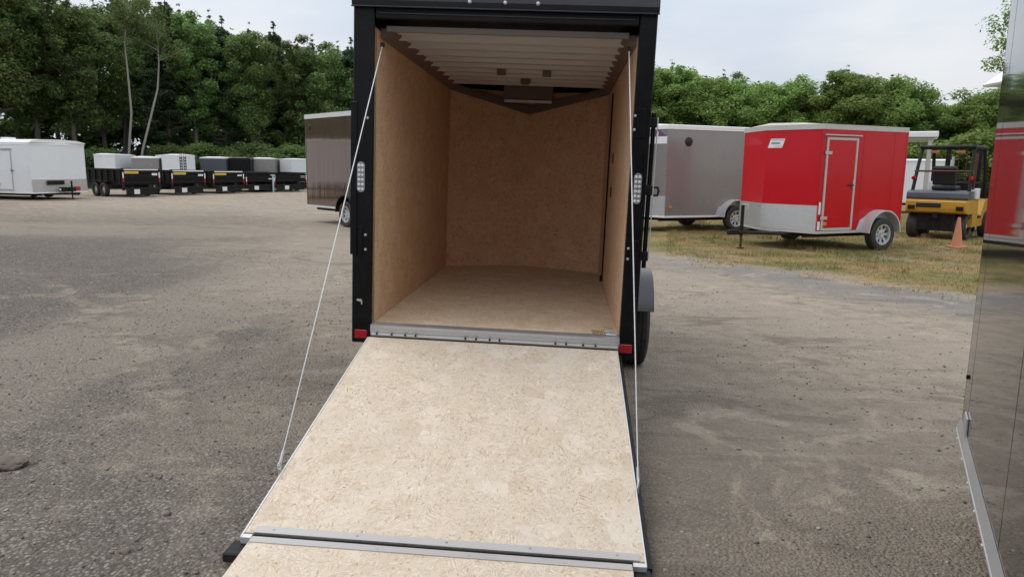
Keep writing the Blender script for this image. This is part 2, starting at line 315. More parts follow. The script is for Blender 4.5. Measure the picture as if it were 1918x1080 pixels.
    # leaf litter under the far woods
    far = smooth(t, math_(t, 'ADD', math_(t, 'MULTIPLY', Y, 0.85), math_(t, 'MULTIPLY', X, -0.3)), 39.0, 42.0)
    col = mixc(t, far, col, (0.06, 0.07, 0.03))
    t.links.new(col, b.inputs['Base Color']); b.inputs['Roughness'].default_value = 0.95
    b.inputs['Specular IOR Level'].default_value = 0.15
    hgt = math_(t, 'ADD', math_(t, 'MULTIPLY', fine, 0.6), math_(t, 'MULTIPLY', vfine, 0.5))
    hgt = math_(t, 'ADD', hgt, math_(t, 'MULTIPLY', mid, 1.2))
    hgt = math_(t, 'SUBTRACT', math_(t, 'ADD', hgt, math_(t, 'MULTIPLY', med, 0.8)), math_(t, 'MULTIPLY', trk, 0.35))
    hgt = math_(t, 'SUBTRACT', hgt, math_(t, 'MULTIPLY', vs_.outputs['Distance'], 0.5))
    bm_ = nd(t, 'ShaderNodeBump', {'Height': hgt, 'Strength': 0.9, 'Distance': 0.035}); t.links.new(bm_.outputs[0], b.inputs['Normal'])
    return mt
M['ground'] = groundmat()
def stonemat():
    mt, t, b = newmat('loose_stone'); g = nd(t, 'ShaderNodeNewGeometry')
    cr = nd(t, 'ShaderNodeValToRGB', {0: g.outputs['Random Per Island']}); e = cr.color_ramp.elements
    e[0].color = (0.10, 0.093, 0.085, 1); e[1].color = (0.48, 0.455, 0.42, 1)
    for p_, c_ in ((0.35, (0.13, 0.125, 0.12, 1)), (0.7, (0.19, 0.175, 0.155, 1)), (0.9, (0.27, 0.25, 0.23, 1))):
        x = e.new(p_); x.color = c_
    t.links.new(cr.outputs[0], b.inputs['Base Color']); b.inputs['Roughness'].default_value = 0.85
    return mt
M['stone'] = stonemat()

# ------------------------------------------------------------------ mesh helpers
class MB:
    def __init__(s): s.v = []; s.f = []
    def add(s, vs, fs):
        o = len(s.v); s.v.extend([tuple(p) for p in vs]); s.f.extend([tuple(i + o for i in f) for f in fs]); return s
    def box(s, lo, hi, bev=0.0, rot=None, org=None):
        lo = Vector(lo); hi = Vector(hi); c = (lo + hi) / 2; d = (hi - lo) / 2
        if bev <= 0:
            vs = [Vector((c.x + sx * d.x, c.y + sy * d.y, c.z + sz * d.z)) for sx in (-1, 1) for sy in (-1, 1) for sz in (-1, 1)]
            fs = [(0, 1, 3, 2), (4, 6, 7, 5), (0, 4, 5, 1), (2, 3, 7, 6), (0, 2, 6, 4), (1, 5, 7, 3)]
        else:
            bm = bmesh.new(); bmesh.ops.create_cube(bm, size=1.0)
            for v in bm.verts: v.co = Vector((v.co.x * 2 * d.x, v.co.y * 2 * d.y, v.co.z * 2 * d.z)) + c
            bmesh.ops.bevel(bm, geom=list(bm.edges), offset=min(bev, min(d) * 0.95), segments=1 if bev < 0.02 else 2, affect='EDGES', profile=0.5)
            bm.verts.index_update(); vs = [v.co.copy() for v in bm.verts]; fs = [[v.index for v in f.verts] for f in bm.faces]; bm.free()
        if rot is not None:
            og = Vector(org) if org is not None else c
            vs = [og + rot @ (v - og) for v in vs]
        return s.add(vs, fs)
    def prism(s, poly, a, b, axis='z', smooth_=False):
        def mk(p, h): return {'z': (p[0], p[1], h), 'y': (p[0], h, p[1]), 'x': (h, p[0], p[1])}[axis]
        n = len(poly); vs = [mk(p, a) for p in poly] + [mk(p, b) for p in poly]
        fs = [tuple(range(n))[::-1], tuple(range(n, 2 * n))] + [(i, (i + 1) % n, n + (i + 1) % n, n + i) for i in range(n)]
        return s.add(vs, fs)
    def tube(s, path, rad, n=8, cap=True):
        path = [Vector(p) for p in path]; rads = rad if isinstance(rad, (list, tuple)) else [rad] * len(path)
        vs = []; fs = []
        prev = None
        for i, p in enumerate(path):
            d = (path[min(i + 1, len(path) - 1)] - path[max(i - 1, 0)]).normalized()
            if prev is None: a = d.orthogonal().normalized()
            else:
                a = prev - d * prev.dot(d); a = a.normalized() if a.length > 1e-6 else d.orthogonal().normalized()
            prev = a; b = d.cross(a)
            for k in range(n):
                t = 2 * math.pi * k / n; vs.append(p + (a * math.cos(t) + b * math.sin(t)) * rads[i])
        for i in range(len(path) - 1):
            for k in range(n):
                fs.append((i * n + k, i * n + (k + 1) % n, (i + 1) * n + (k + 1) % n, (i + 1) * n + k))
        if cap: fs.append(tuple(range(n))[::-1]); fs.append(tuple(range((len(path) - 1) * n, len(path) * n)))
        return s.add(vs, fs)
    def lathe(s, prof, axis='y', c=(0, 0, 0), n=28, closed=False):
        vs = []; fs = []; c = Vector(c); mN = len(prof)
        for r, h in prof:
            for k in range(n):
                t = 2 * math.pi * k / n
                q = {'y': (r * math.cos(t), h, r * math.sin(t)), 'z': (r * math.cos(t), r * math.sin(t), h), 'x': (h, r * math.cos(t), r * math.sin(t))}[axis]
                vs.append(c + Vector(q))
        for i in range(mN - 1 + (1 if closed else 0)):
            j = (i + 1) % mN
            for k in range(n): fs.append((i * n + k, i * n + (k + 1) % n, j * n + (k + 1) % n, j * n + k))
        if not closed: fs.append(tuple(range(n))[::-1]); fs.append(tuple(range((mN - 1) * n, mN * n)))
        return s.add(vs, fs)
    def mesh(s, name, mat, smooth_=False):
        me = bpy.data.meshes.new(name); me.from_pydata(s.v, [], s.f)
        bm = bmesh.new(); bm.from_mesh(me); bmesh.ops.recalc_face_normals(bm, faces=bm.faces); bm.to_mesh(me); bm.free()
        if mat: me.materials.append(M[mat])
        if smooth_:
            me.polygons.foreach_set('use_smooth', [True] * len(me.polygons))
            me.set_sharp_from_angle(angle=R(38))
        return me
    def build(s, name, mat, parent=None, smooth_=False, label=None):
        return link(name, s.mesh(name, mat, smooth_), parent, label)
def link(name, me, parent=None, label=None):
    o = bpy.data.objects.new(name, me); COL.objects.link(o)
    if parent is not None: o.parent = parent
    if label: o['label'] = label
    return o
def empty(name, loc=(0, 0, 0), rz=0.0, label=None, cat=None, group=None):
    o = bpy.data.objects.new(name, None); COL.objects.link(o); o.location = loc; o.rotation_euler = (0, 0, rz); o.empty_display_size = 0.2
    return tag(o, label, cat, group)
def tag(o, label=None, cat=None, group=None, kind=None):
    if label: o['label'] = label
    if cat: o['category'] = cat
    if group: o['group'] = group
    if kind: o['kind'] = kind
    return o
def at(name, me, parent, loc, rot=(0, 0, 0), scale=(1, 1, 1)):
    o = link(name, me, parent); o.location = loc; o.rotation_euler = rot; o.scale = scale; return o
def bx(name, mat, parent, lo, hi, bev=0.0, label=None): return MB().box(lo, hi, bev).build(name, mat, parent, False, label)
def fast_mesh(name, verts, faces_n, loops, mat):
    me = bpy.data.meshes.new(name); nv = len(verts); nf = len(loops) // faces_n
    me.vertices.add(nv); me.vertices.foreach_set('co', np.asarray(verts, np.float32).ravel())
    me.loops.add(len(loops)); me.loops.foreach_set('vertex_index', np.asarray(loops, np.int32))
    me.polygons.add(nf); me.polygons.foreach_set('loop_start', np.arange(0, nf * faces_n, faces_n, dtype=np.int32))
    me.polygons.foreach_set('loop_total', np.full(nf, faces_n, np.int32))
    me.update(calc_edges=True); me.validate(); me.materials.append(M[mat]); return me

# ------------------------------------------------------------------ ground
def ground_h(x, y):
    d = math.hypot(x, y)
    a = 0.016 if d < 30 else 0.03
    h = a * (mnoise.noise((x * 0.8, y * 0.8, 0.3)) + 0.5 * mnoise.noise((x * 2.3, y * 2.3, 4.0)))
    return h - 0.012
def make_ground():
    n = 251; u = np.linspace(-1, 1, n); g = np.sinh(u * 5.6) / math.sinh(5.6) * 420
    xs = g + 0.4; ys = g + 2.0
    vs = [(x, y, ground_h(x, y)) for y in ys for x in xs]
    idx = np.arange(n * n).reshape(n, n)
    q = np.stack([idx[:-1, :-1], idx[:-1, 1:], idx[1:, 1:], idx[1:, :-1]], -1).reshape(-1)
    me = fast_mesh('ground', vs, 4, q, 'ground'); me.polygons.foreach_set('use_smooth', [True] * len(me.polygons))
    tag(link('ground', me), 'gravel and dirt trailer lot with tyre marks', kind='structure')
make_ground()

def make_stones():
    n = 42000
    vs = []; 
    # more stones near the camera and towards the dark spread of crushed stone on the left
    t = rng.random(n) ** 0.75
    yy = -3.9 + t * 12.5; half = 1.2 + (yy + 4.7) * 0.85
    xx = 0.3 + (rng.random(n) * 2 - 1) * half - (rng.random(n) ** 2) * 0.6 * half
    keep = ~((np.abs(xx) < 0.86) & (yy > -2.75) & (yy < 0.2))
    xx = xx[keep]; yy = yy[keep]; n = len(xx)
    dn = np.array([mnoise.noise((x * 0.5, y * 0.5, 9.0)) for x, y in zip(xx, yy)])
    pr = np.where(xx < 0.2, 0.95, 0.32) + dn * 0.5
    k = rng.random(n) < pr; xx = xx[k]; yy = yy[k]; n = len(xx)
    sz = 0.0030 + 0.009 * rng.random(n) ** 4 + 0.002 * rng.random(n) + 0.010 * (rng.random(n) > 0.985) * rng.random(n)
    base = np.array([(1, 0, 0), (0, 1, 0), (-1, 0, 0), (0, -1, 0), (0, 0, 1), (0, 0, -1)], float)
    th = rng.random(n) * 6.283; c, s_ = np.cos(th), np.sin(th)
    P = base[None] * (0.6 + 0.7 * rng.random((n, 6, 1)))
    P[..., 2] *= 0.65
    Q = np.empty_like(P); Q[..., 0] = P[..., 0] * c[:, None] - P[..., 1] * s_[:, None]; Q[..., 1] = P[..., 0] * s_[:, None] + P[..., 1] * c[:, None]; Q[..., 2] = P[..., 2]
    Q *= sz[:, None, None]
    zz_ = np.array([ground_h(x, y) for x, y in zip(xx, yy)]) + sz * 0.2
    Q += np.stack([xx, yy, zz_], -1)[:, None]
    tri = np.array([(0, 1, 4), (1, 2, 4), (2, 3, 4), (3, 0, 4), (1, 0, 5), (2, 1, 5), (3, 2, 5), (0, 3, 5)])
    F = (tri[None] + (np.arange(n) * 6)[:, None, None]).reshape(-1)
    me = fast_mesh('loose_gravel', Q.reshape(-1, 3), 3, F, 'stone')
    tag(link('loose_gravel', me), 'loose crushed stone scattered over the lot near the camera', 'gravel', kind='stuff')
make_stones()

def make_grass():
    n = 330000
    ang = R(18) + rng.random(n) * R(62); r = 10.0 + 24 * rng.random(n) ** 0.8
    xx = CAM[0] + r * np.cos(np.pi / 2 - (ang - R(10))); yy = CAM[1] + r * np.sin(np.pi / 2 - (ang - R(10)))
    s = 0.77 * (xx - 3.53) + 0.64 * (yy - 7.58)
    nz = np.array([mnoise.noise((x * 0.9, y * 0.9, 2.0)) + 0.6 * mnoise.noise((x * 3, y * 3, 5.0)) for x, y in zip(xx, yy)])
    k = (s + nz * 0.9 + (rng.random(n) - 0.5) * 0.7 > 0.25) & (xx > 1.5) & (nz + rng.random(n) * 1.1 > 0.12)
    xx, yy, nz = xx[k], yy[k], nz[k]; n = len(xx)
    h = (0.012 + 0.038 * rng.random(n) ** 1.6) * (1 + 0.7 * nz); w = 0.004 + 0.005 * rng.random(n)
    th = rng.random(n) * 6.283; lean = rng.random(n) * 0.8 * h; la = rng.random(n) * 6.283
    # greener tufts
    for k in range(420):
        i = rng.integers(0, n - 80); m_ = 60; sl_ = slice(i, i + m_); r_ = 0.05 + 0.12 * rng.random()
        xx[sl_] = xx[i] + rng.normal(size=m_) * r_; yy[sl_] = yy[i] + rng.normal(size=m_) * r_; h[sl_] = 0.04 + 0.08 * rng.random(m_); lean[sl_] = rng.random(m_) * 0.05
    z0 = np.array([ground_h(x, y) for x, y in zip(xx, yy)])
    A = np.stack([xx - w * np.cos(th), yy - w * np.sin(th), z0 - 0.003], -1)
    B = np.stack([xx + w * np.cos(th), yy + w * np.sin(th), z0 - 0.003], -1)
    C = np.stack([xx + lean * np.cos(la), yy + lean * np.sin(la), z0 + h], -1)
    V = np.stack([A, B, C], 1).reshape(-1, 3)
    me = fast_mesh('grass', V, 3, np.arange(n * 3), 'grass')
    tag(link('grass', me), 'short dry yellow green grass under the parked trailers', 'grass', kind='stuff')
make_grass()

def make_rock(loc, sx, sy, sz, seed, label):
    bm = bmesh.new(); bmesh.ops.create_icosphere(bm, subdivisions=3, radius=1.0)
    for v in bm.verts:
        p = v.co.copy(); k = 1 + 0.35 * mnoise.noise(p * 1.3 + Vector((seed, 0, 0))) + 0.12 * mnoise.noise(p * 4 + Vector((0, seed, 0)))
        v.co = Vector((p.x * sx * k, p.y * sy * k, max(p.z, -0.3) * sz * k))
    me = bpy.data.meshes.new('rock'); bm.to_mesh(me); bm.free(); me.materials.append(M['rock'])
    o = link('rock', me); o.location = loc; tag(o, label, 'rock', 'stones lying on the lot')
make_rock((-2.46, -1.2, 0.0), 0.10, 0.075, 0.035, 1.0, 'flat brown stone lying at the left edge of the gravel')
make_rock((-1.31, -2.0, -0.002), 0.03, 0.022, 0.014, 5.0, 'small brown stone left of the ramp flap on the gravel')

def strip(out, inn, a, b, axis):
    """a bent sheet between two open polylines, extruded from a to b"""
    def mk(p, h): return {'y': (p[0], h, p[1]), 'x': (h, p[0], p[1])}[axis]
    n = len(out); q = MB(); vs = [mk(p, a) for p in out] + [mk(p, b) for p in out] + [mk(p, a) for p in inn] + [mk(p, b) for p in inn]; fs = []
    for i in range(n - 1):
        fs += [(i, i + 1, n + i + 1, n + i), (2 * n + i, 3 * n + i, 3 * n + i + 1, 2 * n + i + 1), (i, 2 * n + i, 2 * n + i + 1, i + 1), (n + i, n + i + 1, 3 * n + i + 1, 3 * n + i)]
    for i in (0, n - 1): fs.append((i, n + i, 3 * n + i, 2 * n + i))
    return q.add(vs, fs)
# ------------------------------------------------------------------ wheel
def wheel_meshes(r, w, key, nsp=8):
    rr = r * 0.62
    ty = MB().lathe([(rr, -w * .42), (r * .86, -w * .5), (r * .96, -w * .44), (r, -w * .36), (r, -w * .2), (r * .985, -w * .19), (r * .985, -w * .15), (r, -w * .14), (r, -w * .02), (r * .985, -w * .015), (r * .985, w * .015),
                     (r, w * .02), (r, w * .14), (r * .985, w * .15), (r * .985, w * .19), (r, w * .2), (r, w * .36), (r * .96, w * .44), (r * .86, w * .5), (rr, w * .42)], n=36, closed=True)
    rim = MB().lathe([(rr * 1.02, w * .40), (rr * 1.02, w * .44), (rr * .9, w * .43), (rr * .86, w * .2), (rr * .86, -w * .40), (rr * 1.0, -w * .42)], n=32, closed=True)
    disc = MB()
    disc.lathe([(0.0001, w * .30), (rr * .26, w * .32), (rr * .30, w * .22), (rr * .42, w * .20), (rr * .42, w * .16), (0.0001, w * .16)], n=24, closed=False)
    for k in range(nsp):
        a = 2 * math.pi * k / nsp
        disc.box((rr * .36, w * .12, -rr * .14), (rr * .90, w * .22, rr * .14), 0.006, Matrix.Rotation(a, 3, 'Y'), (0, w * .17, 0))
    back = MB().lathe([(rr * .88, 0.0), (rr * .88, w * .02), (0.0001, w * .02)], n=20)
    return (ty.mesh('tyre_' + key, 'rubber', True), rim.mesh('rim_' + key, 'rim', True), disc.mesh('disc_' + key, 'rim', False), back.mesh('drum_' + key, 'black_frame', True))
WM = wheel_meshes(0.335, 0.205, 'std')
def wheel(parent, loc, side, wm=WM, simple=False, rimdark=False):
    """side = +1 outer face towards +y"""
    e = at('wheel', wm[0], parent, loc, (0, 0, 0 if side > 0 else math.pi))
    if not simple:
        link('rim', wm[1], e); link('wheel_disc', wm[2], e); link('brake_drum', wm[3], e)
    else: link('rim', wm[2], e)
    return e

# ------------------------------------------------------------------ the open black cargo trailer
TR, TP = 0.0282, -0.0066
HW = 0.94; ZB, ZT, SZ = 0.3946, 2.541, 0.522; WL, WR = 0.807, 0.834; LB = 3.08; NY = 3.42
def black_trailer():
    t = empty('cargo_trailer', label='open black cargo trailer with wood lined interior and lowered ramp', cat='trailer')
    t.rotation_mode = 'YXZ'; t.rotation_euler = (TP, TR, 0)
    # exterior shell
    bx('side_wall', 'black', t, (-HW, 0.06, ZB), (-WL - 0.012, LB, ZT + 0.02), 0.004)
    bx('side_wall', 'black', t, (WR + 0.012, 0.06, ZB), (HW, LB, ZT + 0.02), 0.004)
    MB().prism([(-HW, 0.03), (HW, 0.03), (HW, LB), (0.01, NY + 0.14), (-HW, LB)], ZT + 0.022, ZT + 0.05).build('roof_skin', 'black_cap', t)
    ns = MB()   # nose shell outside
    for sx, wi in ((-1, WL), (1, WR)):
        ns.prism([(sx * HW, LB + 0.002), (sx * (wi + .02), LB + 0.002), (0.01, NY + 0.03), (0.01, NY + 0.14)], ZB, ZT + 0.02)
    ns.build('nose_shell', 'black', t)
    # rear frame
    for sx, wi in ((-1, WL), (1, WR)):
        p = MB().box((min(sx * HW, sx * wi), -0.012, ZB), (max(sx * HW, sx * wi), 0.058, ZT), 0.006).build('rear_post', 'black', t)
    bx('header', 'black', t, (-WL + 0.001, -0.004, 2.468), (WR - 0.001, 0.055, ZT), 0.006)
    MB().box((-WL + .03, -0.012, 2.498), (WR - .03, -0.0045, 2.506), 0.002).build('header_seal', 'black_cap', t)
    cap = MB().prism([(-0.035, ZT - 0.004), (-0.045, ZT + 0.03), (-0.04, ZT + 0.075), (0.0, ZT + 0.095), (0.14, ZT + 0.10), (0.14, ZT + 0.051), (0.005, ZT + 0.051), (0.005, ZT - 0.004)], -HW - 0.005, HW + 0.005, 'x').build('roof_cap', 'black_cap', t)
    bx('drip_rail', 'black_cap', cap, (-HW - .006, -0.052, ZT - 0.012), (HW + .006, -0.0365, ZT - 0.0045), 0.002)
    for x in (-0.209, 0.009, 0.209):
        MB().lathe([(0.0001, -0.062), (0.008, -0.060), (0.011, -0.052), (0.012, -0.040)], 'y', (x, 0, ZT + 0.032), 12).build('clearance_lamp', 'lens', cap, True)
    # floor and lining
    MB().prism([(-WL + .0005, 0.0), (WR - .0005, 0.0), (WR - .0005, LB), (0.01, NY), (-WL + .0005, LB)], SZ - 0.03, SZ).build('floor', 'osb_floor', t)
    for a, b_ in ((0.003, 1.20), (1.2035, 2.42), (2.4235, LB)):      # 4 ft liner boards butted together
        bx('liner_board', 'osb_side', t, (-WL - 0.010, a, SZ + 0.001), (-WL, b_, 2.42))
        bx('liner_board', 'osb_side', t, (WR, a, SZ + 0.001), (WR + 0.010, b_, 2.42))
    for sx, wi in ((-1, WL), (1, WR)):
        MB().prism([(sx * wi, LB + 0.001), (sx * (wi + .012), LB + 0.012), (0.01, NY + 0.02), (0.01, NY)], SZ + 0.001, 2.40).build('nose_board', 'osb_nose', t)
    # cove trim along the wall tops and round the nose
    for sx, wi in ((-1, WL), (1, WR)):
        MB().prism([(sx * (wi - .001), 2.375), (sx * (wi - 0.012), 2.372), (sx * (wi - 0.085), 2.425), (sx * (wi - 0.085), 2.437), (sx * (wi - .001), 2.437)], 0.14, LB - 0.01, 'y').build('cove_trim', 'trim', t)
        n = MB(); A0 = Vector((sx * (wi - .004), LB - 0.01, 0)); A1 = Vector((0.01, NY - 0.012, 0))
        d = 0.05
        vs = [(A0.x, A0.y, 2.372), (A1.x, A1.y, 2.172), (A1.x, A1.y, 2.245), (A0.x, A0.y, 2.437),
              (A0.x - sx * 0.03, A0.y - d, 2.378), (A1.x, A1.y - d, 2.178), (A1.x, A1.y - d, 2.25), (A0.x - sx * 0.03, A0.y - d, 2.437)]
        n.add(vs, [(0, 1, 2, 3), (4, 7, 6, 5), (0, 4, 5, 1), (3, 2, 6, 7), (0, 3, 7, 4), (1, 5, 6, 2)]); n.build('nose_trim', 'trim', t)
    # ceiling slats on the roof bows
    for k in range(10):
        y0 = 0.075 + k * 0.300
        MB().box((-WL + 0.075, y0 + 0.052, 2.428), (WR - 0.075, y0 + 0.232, 2.433)).build('ceiling_slat', 'ceil', t)
        MB().prism([(y0, 2.440), (y0 + 0.012, 2.410), (y0 + 0.018, 2.407), (y0 + 0.036, 2.407), (y0 + 0.042, 2.410), (y0 + 0.051, 2.440)], -WL + 0.055, WR - 0.055, 'x').build('roof_bow', 'ceil' if k else 'ceil_shaded', t)
    bx('roof_gap_shade', 'seam', t, (-WL, 0.058, 2.50), (WR, LB, 2.512))  # near-black sheet: shadow of the slat gaps put into its colour
    MB().prism([(-WL, LB + .002), (WR, LB + .002), (0.01, NY - .02)], 2.505, 2.515).build('nose_gap_shade', 'seam', t)  # near-black as well, painting the shade above the nose trim
    for x in (-0.163, 0.229):
        b = bx('ceiling_bracket', 'trim', t, (x - 0.036, 1.72, 2.372), (x + 0.036, 1.80, 2.4275), 0.004)
    MB().lathe([(0.0001, 2.372), (0.03, 2.374), (0.045, 2.385), (0.05, 2.4275)], 'z', (0.009, 2.42, 0), 16).build('dome_lamp', 'trim', t, True)
    nb = bx('nose_box', 'trim', t, (-0.245, 3.02, 2.295), (0.265, 3.22, 2.495), 0.006)
    bx('light_bar', 'alu_pale', nb, (-0.235, 3.0, 2.262), (0.255, 3.04, 2.289), 0.004)
    # side door edge on the right wall
    d = bx('side_door_seal', 'black', t, (WR - 0.014, 2.20, 0.60), (WR - 0.001, 2.235, 2.30), 0.003)
    bx('door_seal_foot', 'black', d, (WR - 0.03, 2.17, 0.57), (WR - 0.002, 2.20, 0.625), 0.004)
    for y, z in ((1.72, 1.71), (1.72, 1.42)):
        bx('wall_plate', 'black', t, (WR - 0.008, y - 0.022, z - 0.045), (WR - 0.001, y + 0.022, z + 0.045), 0.002)
    # sill, hinge, frame
    s = MB().prism([(-0.045, SZ + 0.004), (0.035, SZ + 0.008), (0.035, SZ + 0.001), (-0.012, SZ - 0.002), (-0.012, SZ - 0.075), (-0.03, SZ - 0.075), (-0.045, SZ - 0.03)], -WL + 0.001, WR - 0.001, 'x').build('door_sill', 'alu', t)
    bx('sill_groove', 'alu_dull', s, (-WL + .01, -0.0475, SZ - 0.026), (WR - .01, -0.0455, SZ - 0.012))
    MB().tube([(-WL + 0.01, -0.042, SZ - 0.058), (WR - 0.01, -0.042, SZ - 0.058)], 0.011, 8).build('hinge_rod', 'alu_dull', s, True)
    for x in (-.76, -.66, -.57, -.50, -.17, -.10, -.01, .055, .42, .49, .60, .68):
        MB().lathe([(0.0001, -0.0605), (0.006, -0.059), (0.008, -0.050)], 'y', (x, 0.0, SZ - 0.052), 8).build('hinge_screw', 'black_frame', s)
    bx('bumper_beam', 'black_frame', t, (-WL + .02, 0.0, 0.36), (WR - .02, 0.05, SZ - 0.085))
    bx('frame_rail', 'black_frame', t, (-0.72, 0.06, 0.34), (-0.66, LB, SZ - 0.035)); bx('frame_rail', 'black_frame', t, (0.66, 0.06, 0.34), (0.72, LB, SZ - 0.035))
    # lamps and reflectors
    for sx in (-1, 1):
        cx = sx * 0.884; rr_ = 0.025
        q = MB().prism([(cx + rr_ * math.cos(a), 1.415 + rr_ * math.sin(a)) for a in [math.pi + math.pi * i / 8 for i in range(9)]] + [(cx + rr_ * math.cos(a), 1.560 + rr_ * math.sin(a)) for a in [math.pi * i / 8 for i in range(9)]], -0.020, -0.0125, 'y').build('tail_lamp', 'lamp_body', t)
        for k in range(6):
            for j in (-1, 1):
                z = 1.41 + k * 0.030
                MB().lathe([(0.0001, -0.029), (0.008, -0.027), (0.0105, -0.0205)], 'y', (sx * 0.884 + j * 0.0110, 0, z), 8).build('lamp_bead', 'lens', q, True)
        bx('red_reflector', 'redplastic', t, (sx * 0.876 - 0.042, -0.020, 0.424), (sx * 0.876 + 0.042, -0.0125, 0.482), 0.003)
    # hold-back plate left, lock bar and keepers right
    hp = bx('hold_back_plate', 'black', t, (-HW - 0.012, -0.022, 0.985), (-HW + 0.03, -0.0125, 1.96), 0.003)
    for x, z in ((-.852, 1.115), (-.851, 1.02), (-.845, 1.86)):
        MB().lathe([(0.0001, -0.0225), (0.008, -0.021), (0.010, -0.0125)], 'y', (x, 0, z), 8).build('bolt', 'alu_dull', t)
    for x, z in ((.841, 1.933), (.841, 1.849), (.853, 1.109), (.853, 1.041)):
        MB().lathe([(0.0001, -0.0225), (0.008, -0.021), (0.010, -0.0125)], 'y', (x, 0, z), 8).build('bolt', 'alu', t)
    bx('latch_plate', 'black', t, (.855, -0.019, 1.80), (.905, -0.0125, 1.98), 0.003); bx('latch_plate', 'black', t, (.862, -0.019, 1.0), (.915, -0.0125, 1.16), 0.003)
    bx('latch_plate', 'black', t, (-.905, -0.019, 0.99), (-.87, -0.0125, 1.17), 0.003)
    MB().prism([(-.905, .690), (-.875, .690), (-.868, .675), (-.868, .655), (-.876, .655), (-.876, .672), (-.905, .678)], -0.021, -0.0125, 'y').build('small_hook', 'alu_dull', t)
    lb = MB().tube([(HW + 0.022, 0.03, 0.985), (HW + 0.022, 0.03, 1.955)], 0.015, 10).build('lock_bar', 'black', t, True)
    for z in (1.06, 1.48, 1.90):
        bx('bar_guide', 'black_frame', lb, (HW + 0.0005, 0.012, z - 0.03), (HW + 0.045, 0.05, z + 0.03), 0.004)
    MB().tube([(HW + 0.045, 0.02, 1.50), (HW + 0.075, 0.02, 1.50), (HW + 0.082, 0.02, 1.475), (HW + 0.075, 0.02, 1.45), (HW + 0.045, 0.02, 1.45)], 0.008, 8).build('lock_ring', 'black_frame', lb, True)
    MB().tube([(HW + 0.045, 0.01, 1.05), (HW + 0.045, 0.01, 1.93)], 0.004, 6).build('bar_edge', 'alu_dull', lb)
    # wheels and fenders
    for sx in (-1, 1):
        wy = 1.30; zc = 0.335 + sx * 1.045 * math.sin(TR) - wy * math.sin(TP) - 0.010
        wheel(t, (sx * 1.055, wy, zc), 1, simple=False).rotation_euler = (0, 0, -sx * math.pi / 2)
        ar = []
        for k in range(25):
            a = R(21) + R(138) * k / 24; ar.append((wy - 0.44 * math.cos(a), zc + 0.02 + 0.44 * math.sin(a)))
        inn = [(wy + (y - wy) * 0.965, zc + 0.02 + (z - zc - 0.02) * 0.965 if z > zc + .02 else z) for y, z in ar]
        nn = len(ar); xa, xb = (HW + 0.001, HW + 0.225) if sx > 0 else (-HW - 0.225, -HW - 0.001)
        f = strip(ar, inn, xa, xb, 'x')
        f.build('fender', 'fender_black', t, True)
    MB().tube([(-0.95, 1.3, 0.33), (0.95, 1.3, 0.33)], 0.035, 8).build('axle', 'black_frame', t, True)
    # tongue at the nose, landing on its jack
    MB().tube([(-0.6, 2.6, 0.38), (0.0, 4.7, 0.42)], 0.04, 6).build('tongue_bar', 'black_frame', t); MB().tube([(0.6, 2.6, 0.38), (0.0, 4.7, 0.42)], 0.04, 6).build('tongue_bar', 'black_frame', t)
    MB().tube([(0, 4.45, 0.03), (0, 4.45, 0.85)], 0.03, 10).build('jack', 'black_frame', t, True)
    # ramp door
    a = 0.1989; ca, sa = math.cos(a), math.sin(a)
    def rp(x, s_, h=0.0): return (x, -0.02 - s_ * ca - h * sa * -1 * -1, SZ - 0.07 - s_ * sa + h * ca)
    def slab(xa, xb, s0, s1, h0, h1):
        vs = [rp(x, s_, h) for x in (xa, xb) for s_ in (s0, s1) for h in (h0, h1)]
        return MB().add(vs, [(0, 1, 3, 2), (4, 6, 7, 5), (0, 4, 5, 1), (2, 3, 7, 6), (0, 2, 6, 4), (1, 5, 7, 3)])
    ramp = slab(-0.812, 0.818, 0.032, 1.99, -0.012, 0.0).build('ramp_board', 'osb_ramp', t)
    slab(-0.819, -0.8125, 0.04, 2.02, -0.022, 0.0025).build('ramp_edge', 'alu_pale', ramp)
    slab(0.8185, 0.825, 0.04, 2.02, -0.022, 0.0025).build('ramp_edge', 'alu_pale', ramp)
    slab(-0.812, 0.850, 0.05, 2.00, -0.058, -0.0225).build('ramp_skin', 'black_frame', ramp)
    h1 = slab(-0.775, 0.80, 1.950, 1.990, 0.0005, 0.004).build('flap_hinge_leaf', 'alu_worn', ramp)
    MB().tube([rp(-0.77, 1.998, -0.004), rp(0.77, 1.998, -0.004)], 0.006, 8).build('hinge_pin', 'black_frame', h1)
    for x in (-0.7, -0.35, 0.02, 0.36, 0.71):
        c0 = rp(x, 1.966, 0.0052); MB().lathe([(0.005, 0.0), (0.0045, 0.0012), (0.0001, 0.0018)], 'z', c0, 8).build('screw', 'alu', h1)
    slab(-0.819, -0.775, 2.0, 2.022, -0.03, 0.001).build('corner_block', 'alu_pale', ramp); slab(0.772, 0.825, 2.0, 2.022, -0.03, 0.001).build('corner_block', 'alu_pale', ramp)
    # hinged flap: flatter than the ramp, its tip on the ground
    e = Vector(rp(0, 2.008)); fa = math.atan2(e.z - 0.022, 0.42)
    def fp(x, s_, h): return (x, e.y - s_ * math.cos(fa), e.z - s_ * math.sin(fa) + h)
    def fslab(xa, xb, s0, s1, h0, h1):
        vs = [fp(x, s_, h) for x in (xa, xb) for s_ in (s0, s1) for h in (h0, h1)]
        return MB().add(vs, [(0, 1, 3, 2), (4, 6, 7, 5), (0, 4, 5, 1), (2, 3, 7, 6), (0, 2, 6, 4), (1, 5, 7, 3)])
    fl = fslab(-0.772, 0.768, 0.002, 0.42, -0.016, -0.001).build('ramp_flap', 'osb_ramp', t)
    fslab(-0.770, 0.766, 0.006, 0.044, -0.0005, 0.003).build('flap_hinge_leaf', 'alu_worn', fl)
